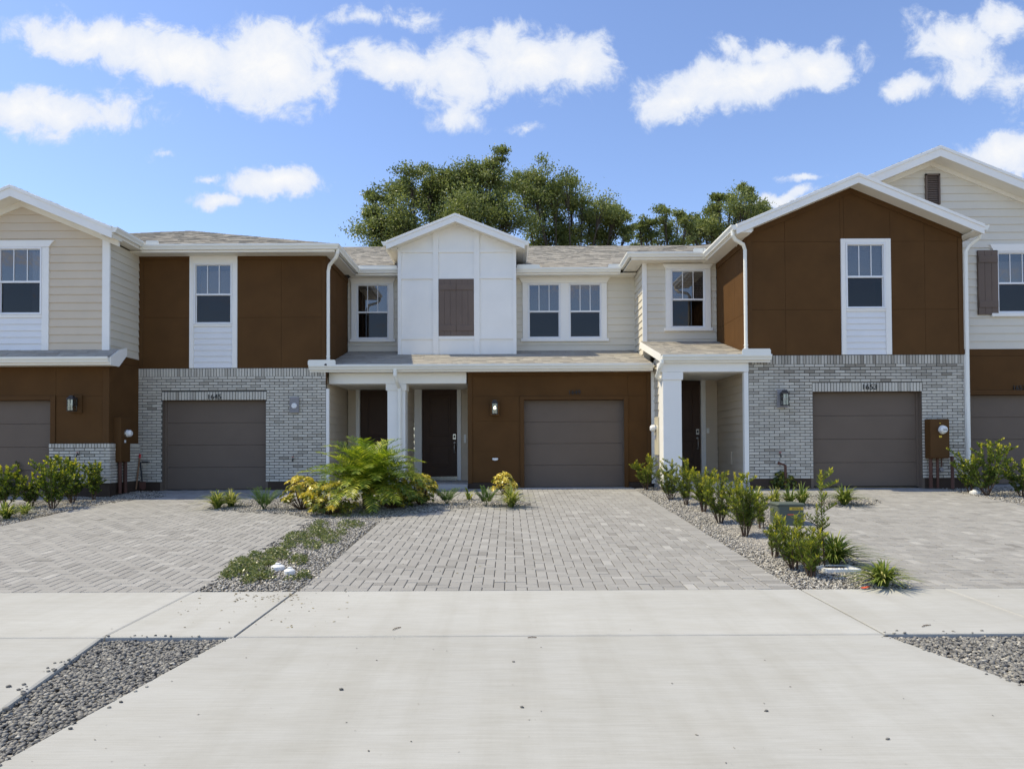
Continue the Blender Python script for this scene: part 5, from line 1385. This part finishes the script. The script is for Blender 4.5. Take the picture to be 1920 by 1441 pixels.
def shrub(px, by, ty, wpx, kind, label, group, stems=7, dens=1.0, dull=0.0, lead=None):
    a = G(px, by); h = top_h(px, by, ty, a); w_ = 1.15 * wpx * a.y / F / 2
    t = thing('shrub', a, label, 'shrub', group)
    C, D, L, Wd, T = [], [], [], [], []; sm = MB()
    n_st = stems
    for s in range(n_st):
        az = 6.283 * s / n_st + R.uniform(-.5, .5); rr = w_ * (R.uniform(.35, 1.15) if s else .15); hh = h * (R.uniform(.6, 1.0) if s else 1.0)
        if lead and s == 0: hh = h
        base = Vector((math.cos(az) * .035, math.sin(az) * .035, 0)); tip = Vector((math.cos(az) * rr, math.sin(az) * rr, hh))
        if lead and s == 0: tip.x = lead[0]
        ctl = Vector((tip.x * R.uniform(.4, .9), tip.y * .6, hh * .5))
        def bz(k): return base * (1 - k) ** 2 + ctl * (2 * k * (1 - k)) + tip * k * k
        sm.tube([a + bz(k) for k in (0, .25, .5, .75, .97)], [.009, .008, .006, .004, .002], 5)
        axes = [(bz, R.uniform(.1, .3), 1.0, hh)]
        for q in range(int(8 * dens)):
            k0 = R.uniform(.15, .95); o = bz(k0); az2 = R.uniform(0, 6.283); ln = R.uniform(.09, .24) * (h / .8)
            e = o + Vector((math.cos(az2) * ln * .85, math.sin(az2) * ln * .85, ln * R.uniform(.3, .8)))
            sm.tube([a + o, a + e], [.004, .002], 4)
            axes.append((lambda k, o=o, e=e: o.lerp(e, k), .15, 1.0, ln * 1.0))
        for (fn, ka, kb, ln) in axes:
            nl = int((ln / .0056 if kind == 'yew' else ln / .0085) * dens)
            for i in range(nl):
                k = ka + (kb - ka) * (i + R.random()) / nl; p = fn(k); az3 = i * 2.4 + R.uniform(-.4, .4)
                up = .45 + .9 * k + R.uniform(-.3, .3); tipk = max(0, (k - .72) / .28)
                C.append(tuple(a + p)); D.append((math.cos(az3), math.sin(az3), up + tipk * .6))
                zrel = p.z / h
                if kind == 'yew':
                    L.append(R.uniform(.05, .085) * (1 - .35 * tipk)); Wd.append(R.uniform(.009, .014)); 
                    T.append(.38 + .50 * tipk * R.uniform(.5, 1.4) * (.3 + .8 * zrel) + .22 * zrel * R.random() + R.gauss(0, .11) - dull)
                else:
                    L.append(R.uniform(.045, .075) * (1 - .2 * tipk)); Wd.append(R.uniform(.02, .032))
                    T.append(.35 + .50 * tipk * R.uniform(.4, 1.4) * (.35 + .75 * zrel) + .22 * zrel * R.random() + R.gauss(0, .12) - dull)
    sm.build('branches', M['stem'], t)
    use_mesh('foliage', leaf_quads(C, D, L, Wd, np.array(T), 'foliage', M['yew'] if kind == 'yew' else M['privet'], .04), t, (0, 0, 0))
    return t
GY = 'feathery shrubs along the right gravel strip'
for args in [
    (1212, 918, 851, 56, 'yew', 'feathery green shrub at the foot of the tan meter cabinet', GY, 8),
    (1257, 936, 861, 50, 'yew', 'feathery shrub right in front of the white corner downspout', GY, 8),
    (1287, 946, 862, 42, 'yew', 'slim feathery shrub before the dark door of the corner porch', GY, 6),
    (1320, 959, 877, 52, 'yew', 'yellow tipped feathery shrub before the right jamb of the porch door', GY, 8),
    (1350, 980, 888, 62, 'yew', 'broad feathery shrub with the brightest yellow crown, before the porch siding', GY, 9),
    (1397, 1005, 888, 64, 'yew', 'feathery shrub with bare dark foot standing before the porch post on brick', GY, 9),
    (1428, 990, 925, 22, 'yew', 'thin single sprig between the feathery shrubs and the green pedestal', GY, 3),
    (1453, 1043, 962, 44, 'yew', 'sparse purplish twiggy shrub left of the green pedestal', GY, 6, .7, .08),
    (1489, 1066, 970, 58, 'yew', 'yellow green shrub covering the lower part of the green pedestal', GY, 8, .9),
    (1522, 1080, 992, 52, 'yew', 'bushy shrub beside the white water meter lid, nearest the sidewalk', GY, 8)]:
    shrub(*args)
shrub(1541, 1064, 884, 17, 'yew', 'tall slim spire shrub rising above the others in front of the 1653 garage', GY, 2, .9, .04, lead=(.0,))
GP = 'broad leaved shrubs in the left bed'
for args in [
    (8, 952, 874, 52, 'privet', 'broad leaved shrub cut by the left edge of the picture', GP, 7),
    (31, 930, 872, 32, 'privet', 'slender pale shrub before the left house garage door', GP, 4),
    (57, 950, 888, 50, 'privet', 'low round shrub before the left house garage door', GP, 7),
    (98, 953, 857, 66, 'privet', 'large leafy shrub in front of the black hose rack', GP, 9),
    (136, 942, 860, 56, 'privet', 'dense leafy shrub under the tap on the low brick band', GP, 9),
    (176, 936, 864, 46, 'privet', 'upright shrub at the end of the bed before the brick corner', GP, 6)]:
    shrub(*args)
GR = 'shrubs before the far right garage'
shrub(1851, 928, 828, 86, 'privet', 'tall wide shrub before the far right garage door', GR, 9)
shrub(1819, 922, 855, 42, 'privet', 'shorter shrub against the white corner downspout of 1653', GR, 6)
shrub(1916, 930, 862, 62, 'privet', 'low spreading shrub cut by the right edge of the picture', GR, 7)

def umbrella_shrub(px, by, ty, wpx, label, yellow=.75, n=60, hollow=.25):
    a = G(px, by); h = top_h(px, by, ty, a); w_ = wpx * a.y / F / 2
    t = thing('umbrella_shrub', a, label, 'shrub', 'variegated umbrella shrubs')
    C, D, L, Wd, T = [], [], [], [], []; sm = MB()
    n = int(n * 1.6)
    for i in range(n):
        th = R.uniform(0, 6.283); k = R.random() ** .6; el = R.uniform(.0, 1.0)
        rr = w_ * math.sqrt(max(0, 1 - (el * 2 - .9) ** 2 * .6)) * (hollow + (1 - hollow) * k)
        c = Vector((math.cos(th) * rr, math.sin(th) * rr * .8, h * (.15 + .83 * el * (1 - .25 * (rr / w_) ** 2))))
        if i % 3 == 0: sm.tube([a + Vector((c.x * .1, c.y * .1, 0)), a + Vector((c.x * .7, c.y * .7, c.z * .6)), a + c], [.008, .006, .003], 5)
        out = Vector((c.x, c.y, 0)); out = out.normalized() if out.length > .01 else Vector((0, 0, 1))
        ax = (out * .6 + Vector((0, -.25, .8))).normalized(); e1 = ax.orthogonal().normalized(); e2 = ax.cross(e1)
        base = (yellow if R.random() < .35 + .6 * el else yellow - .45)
        for q in range(8):
            an = 6.283 * q / 8 + R.uniform(-.15, .15); d = e1 * math.cos(an) + e2 * math.sin(an) + ax * R.uniform(-.15, .15) - Vector((0, 0, .35))
            C.append(tuple(a + c)); D.append(tuple(d)); L.append(R.uniform(.075, .105)); Wd.append(R.uniform(.034, .046)); T.append(base + R.gauss(0, .12))
    sm.build('branches', M['stem'], t)
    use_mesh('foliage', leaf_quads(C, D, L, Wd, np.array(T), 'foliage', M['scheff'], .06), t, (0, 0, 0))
umbrella_shrub(566, 955, 890, 80, 'yellow umbrella shrub at the left end of the palm bed', .78, 60)
umbrella_shrub(618, 964, 900, 112, 'yellow umbrella shrub tucked under the left palm fronds', .72, 80)
umbrella_shrub(735, 952, 894, 118, 'darker umbrella shrub under the right palm fronds', .60, 90)
umbrella_shrub(788, 946, 887, 72, 'yellow topped umbrella shrub right of the palm before the porch step', .80, 70)
umbrella_shrub(944, 926, 884, 50, 'small yellow umbrella shrub by the lantern wall left of the 1649 garage', .84, 34)
umbrella_shrub(1468, 916, 880, 52, 'dark green umbrella shrub at the foot of the 1653 brick', .32, 42)

def clump(px, by, ty, wpx, label, n=55, pale=.5, name='strap_leaf_clump', cat='grass clump', group='strap leaved clumps', width=.024):
    a = G(px, by); h = top_h(px, by, ty, a); w_ = 1.85 * wpx * a.y / F / 2; n = int(n * 2.1); h *= 1.12
    t = thing(name, a, label, cat, group)
    V, Fc, T = [], [], []
    for i in range(n):
        az = R.uniform(0, 6.283); ln = R.uniform(.6, 1.1); k_ = R.random() ** .5; reach = w_ * k_ * R.uniform(1.0, 1.5); hh = h * (1.08 - .55 * k_ * k_) * R.uniform(.75, 1.02)
        d = Vector((math.cos(az), math.sin(az), 0)); s_ = Vector((-d.y, d.x, 0)); b0 = a + d * R.uniform(0, .04) + s_ * R.uniform(-.03, .03); m_ = len(V); tn = pale + R.gauss(0, .2)
        for j in range(6):
            k = j / 5; q = b0 + d * reach * (k ** 1.5) + Vector((0, 0, hh * (k * 1.75 - .75 * k * k * (1 + .75 * k_))))
            ww = width * (1 - k ** 2.2) * .5 + .0008
            V += [tuple(q - s_ * ww), tuple(q + s_ * ww)]
        for j in range(5): Fc.append((m_ + 2 * j, m_ + 2 * j + 1, m_ + 2 * j + 3, m_ + 2 * j + 2)); T.append(tn + .12 * (j / 4) + R.gauss(0, .04))
    use_mesh('blades', mesh_np('blades', V, Fc, np.clip(T, 0, 1), M['blade']), t, (0, 0, 0))
for args in [
    (1655, 1098, 1048, 70, 'strap leaf clump at the tip of the right strip by the sidewalk', 80),
    (1565, 1056, 998, 84, 'full strap leaf clump behind the white water meter lid', 110, .42),
    (1584, 946, 906, 50, 'bright green clump standing alone on the paving before the 1653 garage', 80, .5),
    (1416, 945, 903, 38, 'thin clump before the brick at the right porch post', 36),
    (1453, 947, 910, 34, 'yellowish small clump left of the two dark ones behind the pedestal', 34, .75),
    (1481, 947, 909, 32, 'dark small clump behind the pedestal, the left of a pair', 34, .35),
    (1504, 946, 904, 34, 'small clump behind the pedestal, the right of a pair', 36, .5),
    (407, 953, 916, 46, 'pale tipped clump at the far left end of the palm bed', 60, .62),
    (433, 949, 916, 40, 'green clump second from the left end of the palm bed', 50, .55),
    (958, 950, 908, 54, 'pale strap leaf clump at the right end of the palm bed by the drive', 75, .66),
    (12, 972, 938, 46, 'yellowish clump under the left edge shrub', 60, .55),
    (46, 963, 938, 28, 'small clump in the gravel before the low round shrub', 26, .5)]:
    clump(*args)
clump(880, 936, 908, 26, 'few broad pale blades between the two small cycads', 7, .72, 'strap_leaf_clump', 'grass clump', 'strap leaved clumps', .035)
def cycad(px, by, ty, wpx, label, nf=16):
    a = G(px, by); h = top_h(px, by, ty, a); w_ = wpx * a.y / F / 2
    h *= 1.1; w_ *= 1.25
    t = thing('small_cycad', a, label, 'cycad', 'small cycads in the palm bed')
    for f_ in range(nf):
        az = 6.283 * f_ / nf + R.uniform(-.2, .2); d = Vector((math.cos(az), math.sin(az), 0)); reach = w_ * R.uniform(.65, 1.05); hh = h * R.uniform(.6, 1.0); s_ = Vector((-d.y, d.x, 0))
        def q(k): return a + d * reach * k ** 1.2 + Vector((0, 0, hh * (1.5 * k - .5 * k * k)))
        mb = MB(); mb.tube([q(0), q(.35), q(.7), q(1)], [.004, .003, .002, .001], 4, tone=.4)
        for j in range(16):
            k = .25 + .75 * j / 15; tn = min(1, max(0, R.gauss(.5, .2)))
            for sd in (-1, 1):
                o = q(k); e = o + s_ * sd * .085 * (1 - .4 * k) + d * .03 + Vector((0, 0, .02)); w2 = (q(min(1, k + .02)) - q(k - .02)).normalized() * .008
                mb.poly([o - w2 * .5, (o + e) / 2 - w2, e, (o + e) / 2 + w2], tn)
        mb.build('frond', M['coontie'], t)
cycad(838, 945, 917, 52, 'small cycad right of the palm before the porch step')
cycad(912, 948, 915, 46, 'small cycad on a short stalk left of the pale clump')
cycad(495, 955, 917, 66, 'wide low cycad left of the yellow umbrella shrubs', 20)

# date palm
a = G(690, 954)
pm = thing('date_palm', a, 'low feathery date palm with arching yellow green fronds before the porch column', 'palm')
MB().tube([a + Vector((0, 0, k)) for k in (-.02, .1, .22, .34)], [.09, .10, .11, .08], 10).build('trunk', M['bark'], pm)
def frond(o, az, el, ln, droop):
    d = Vector((math.cos(az), math.sin(az), 0)); s_ = Vector((-d.y, d.x, 0)); n = 38
    pts = []
    for j in range(n + 1):
        k = j / n; ang = el - droop * k * k
        p = pts[-1] + (d * math.cos(ang) + Vector((0, 0, 1)) * math.sin(ang)) * (ln / n) if pts else o.copy(); pts.append(p)
    mb = MB(); mb.tube(pts[::4], [.012 - .0012 * j for j in range(len(pts[::4]))], 5, tone=.72)
    tn0 = R.gauss(.52, .2)
    for j in range(4, n + 1):
        k = j / n; tg = (pts[j] - pts[j - 1]).normalized(); up = s_.cross(tg)
        if up.z < 0: up = -up
        ll = ln * .25 * max(.05, math.sin(math.pi * (.10 + .84 * k))) ** .6
        for sd in (-1, 1):
            dirn = (s_ * sd * .95 + tg * (.45 + .35 * k) + up * R.uniform(-.05, .4)).normalized(); ll2 = ll * R.uniform(.85, 1.1)
            b0 = pts[j]; m1 = b0 + dirn * ll2 * .5; e = m1 + (dirn + Vector((0, 0, -.25))).normalized() * ll2 * .5
            ww = tg * .0115; tn = min(1, max(0, tn0 + R.gauss(0, .2)))
            mb.poly([b0 - ww * .6, b0 + ww * .6, m1 + ww, m1 - ww], tn); mb.poly([m1 - ww, m1 + ww, e], min(1, tn + .1))
    return mb.build('frond', M['palm'], pm)
crown = a + Vector((0, 0, .36))
for i in range(88):
    k = (i + .5) / 88; az = i * 2.39996; el = rad(86) - rad(78) * k ** .8 + R.uniform(-.1, .1)
    frond(crown + Vector((math.cos(az) * .04, math.sin(az) * .04, R.uniform(-.05, .05))), az, el, R.uniform(.98, 1.26) * (.95 + .12 * k), R.uniform(.8, 1.5))
# ground cover in the left strip
C, D, L, Wd, T = [], [], [], [], []
CAPS = [G(521, 1066), G(543, 1074)]
PATCH = [(455, 1062, 40, 20), (500, 1072, 60, 22), (430, 1078, 28, 12), (545, 1080, 30, 12), (520, 1040, 40, 16), (555, 1010, 36, 16), (590, 1000, 40, 14), (600, 985, 30, 9), (650, 985, 30, 10), (620, 1012, 32, 12), (585, 1025, 28, 12),
         (640, 965, 34, 8), (690, 962, 30, 8), (670, 985, 22, 8), (560, 1052, 28, 12), (480, 1045, 24, 10), (610, 1000, 24, 9), (540, 1025, 24, 9), (466, 1090, 26, 7), (500, 1055, 26, 9), (640, 1000, 20, 8), (570, 1082, 22, 8)]
for (cx, cy, wx, wy) in PATCH:
    wx, wy = wx * .60, wy * .70
    for i in range(int(wx * wy * .8)):
        an, rr = R.uniform(0, 6.283), R.random() ** .5
        p = G(cx + math.cos(an) * wx * rr, cy + math.sin(an) * wy * rr)
        if any(abs(p.x - q_.x) < .15 and -.28 < p.y - q_.y < .13 for q_ in CAPS): continue
        for q in range(3):
            C.append((p.x + R.uniform(-.02, .02), p.y + R.uniform(-.02, .02), p.z + R.uniform(.0, .085) * (1 - rr * rr * .7))); az = R.uniform(0, 6.283)
            D.append((math.cos(az), math.sin(az), R.uniform(-.1, .9))); L.append(R.uniform(.022, .045)); Wd.append(R.uniform(.012, .022)); T.append(R.gauss(.45, .2))
o = use_mesh('ground_cover', leaf_quads(C, D, L, Wd, np.array(T), 'ground_cover', M['cover'], .05)); o['kind'] = 'stuff'

# oaks behind the terrace
def oak(Yt, trunk_px, blobs, label, leafn=900, size=.15, sparse=1.0, tn=0.0):
    root = P(trunk_px, 838, Yt); root.z = 0
    t = thing('oak_tree', root, label, 'tree', 'oak trees behind the terrace'); s = Yt / F
    br = MB(); fork = root + Vector((0, 0, 4.2))
    br.tube([root, root + Vector((.1, 0, 2.2)), fork], [.42, .34, .30], 9)
    C, D, L, Wd, T = [], [], [], [], []
    for (cx, cy, r_) in blobs:
        rr = r_ * s; c = P(cx, cy, Yt); c.y += R.uniform(-1, 1) * min(2.2, rr * 1.6)
        mid = fork.lerp(c, .5) + Vector((R.uniform(-.3, .3), R.uniform(-.3, .3), .35))
        br.tube([fork - Vector((0, 0, .3)), fork.lerp(mid, .5) + Vector((R.uniform(-.2, .2), 0, -.1)), mid, c], [.11, .08, .05, .02], 6)
        ncl = max(7, int(17 * (r_ / 40) ** 1.6))
        for i in range(ncl):
            v = Vector(NR.normal(0, 1, 3)).normalized(); v.z = v.z * .8 + .15
            q = c + v * rr * R.uniform(.2, 1.12)
            br.tube([c.lerp(mid, .3), c.lerp(q, .5) + Vector((0, 0, R.uniform(-.1, .1))), q], [.022, .014, .006], 4)
            cr = rr * R.uniform(.30, .52); n = int(leafn / 17 * R.uniform(1.3, 2.6) * sparse)
            shade = R.gauss(0, .10)
            for j in range(n):
                w = Vector(NR.normal(0, .62, 3)); w.z *= .62
                p = q + w * cr
                C.append(tuple(p)); D.append(tuple(NR.normal(0, 1, 3) + np.array([0, 0, .2]))); L.append(R.uniform(.7, 1.25) * size); Wd.append(size * R.uniform(.45, .7)); T.append(.45 + tn + shade + R.gauss(0, .16))
    br.build('trunk', M['bark'], t)
    use_mesh('crown', leaf_quads(C, D, L, Wd, np.array(T), 'crown', M['oak'], .08), t, (0, 0, 0))
oak(34, 812, [(706, 380, 20), (703, 412, 22), (705, 440, 26), (715, 430, 34), (740, 378, 30), (745, 410, 36), (770, 440, 44), (776, 345, 28), (800, 370, 36), (815, 325, 26), (845, 338, 30), (830, 385, 46), (870, 370, 38), (870, 420, 50), (905, 330, 30), (925, 312, 26), (925, 350, 30), (950, 335, 24), (930, 395, 44), (955, 430, 46), (762, 362, 36), (800, 345, 30), (850, 352, 40), (885, 335, 28), (895, 400, 56), (750, 440, 56), (820, 450, 50), (720, 470, 50), (880, 480, 60)],
    'broad dark oak filling the sky left and behind the white gable', 1500, .122)
oak(36, 1065, [(985, 335, 24), (1005, 345, 30), (1040, 342, 26), (1000, 385, 36), (1040, 380, 38), (1075, 375, 30), (1070, 415, 36), (1030, 430, 40), (1005, 455, 34), (1075, 452, 30), (1110, 400, 30), (1118, 432, 26), (1145, 395, 22), (1155, 425, 26), (1140, 450, 24), (1168, 400, 16), (1170, 445, 18), (1060, 362, 32), (1092, 385, 32), (1122, 405, 32), (1150, 412, 30), (1130, 440, 36), (1020, 365, 36), (980, 358, 34), (1060, 445, 44)],
    'sparser olive oak with bare twigs showing, right of the white gable', 1400, .118, .95, .03)
oak(38, 1245, [(1197, 430, 14), (1210, 442, 16), (1215, 420, 14), (1242, 412, 18), (1252, 430, 24), (1240, 452, 26), (1272, 408, 16), (1278, 430, 22), (1275, 455, 26), (1298, 425, 14), (1205, 462, 20)],
    'small round oak above the low roof between the two gables', 1300, .12, 1.0, .03)
oak(40, 1355, [(1312, 410, 16), (1318, 432, 24), (1335, 400, 18), (1345, 374, 12), (1350, 385, 14), (1352, 420, 28), (1345, 450, 30), (1376, 368, 18), (1392, 358, 12), (1385, 388, 24), (1385, 420, 30), (1405, 378, 16), (1410, 400, 22), (1428, 392, 14), (1440, 400, 16), (1425, 425, 26), (1310, 455, 24), (1330, 425, 34), (1382, 405, 34), (1295, 445, 28), (1410, 420, 34)],
    'tallest of the small oaks, rising left of the brown gable', 1300, .12, 1.0, 0)
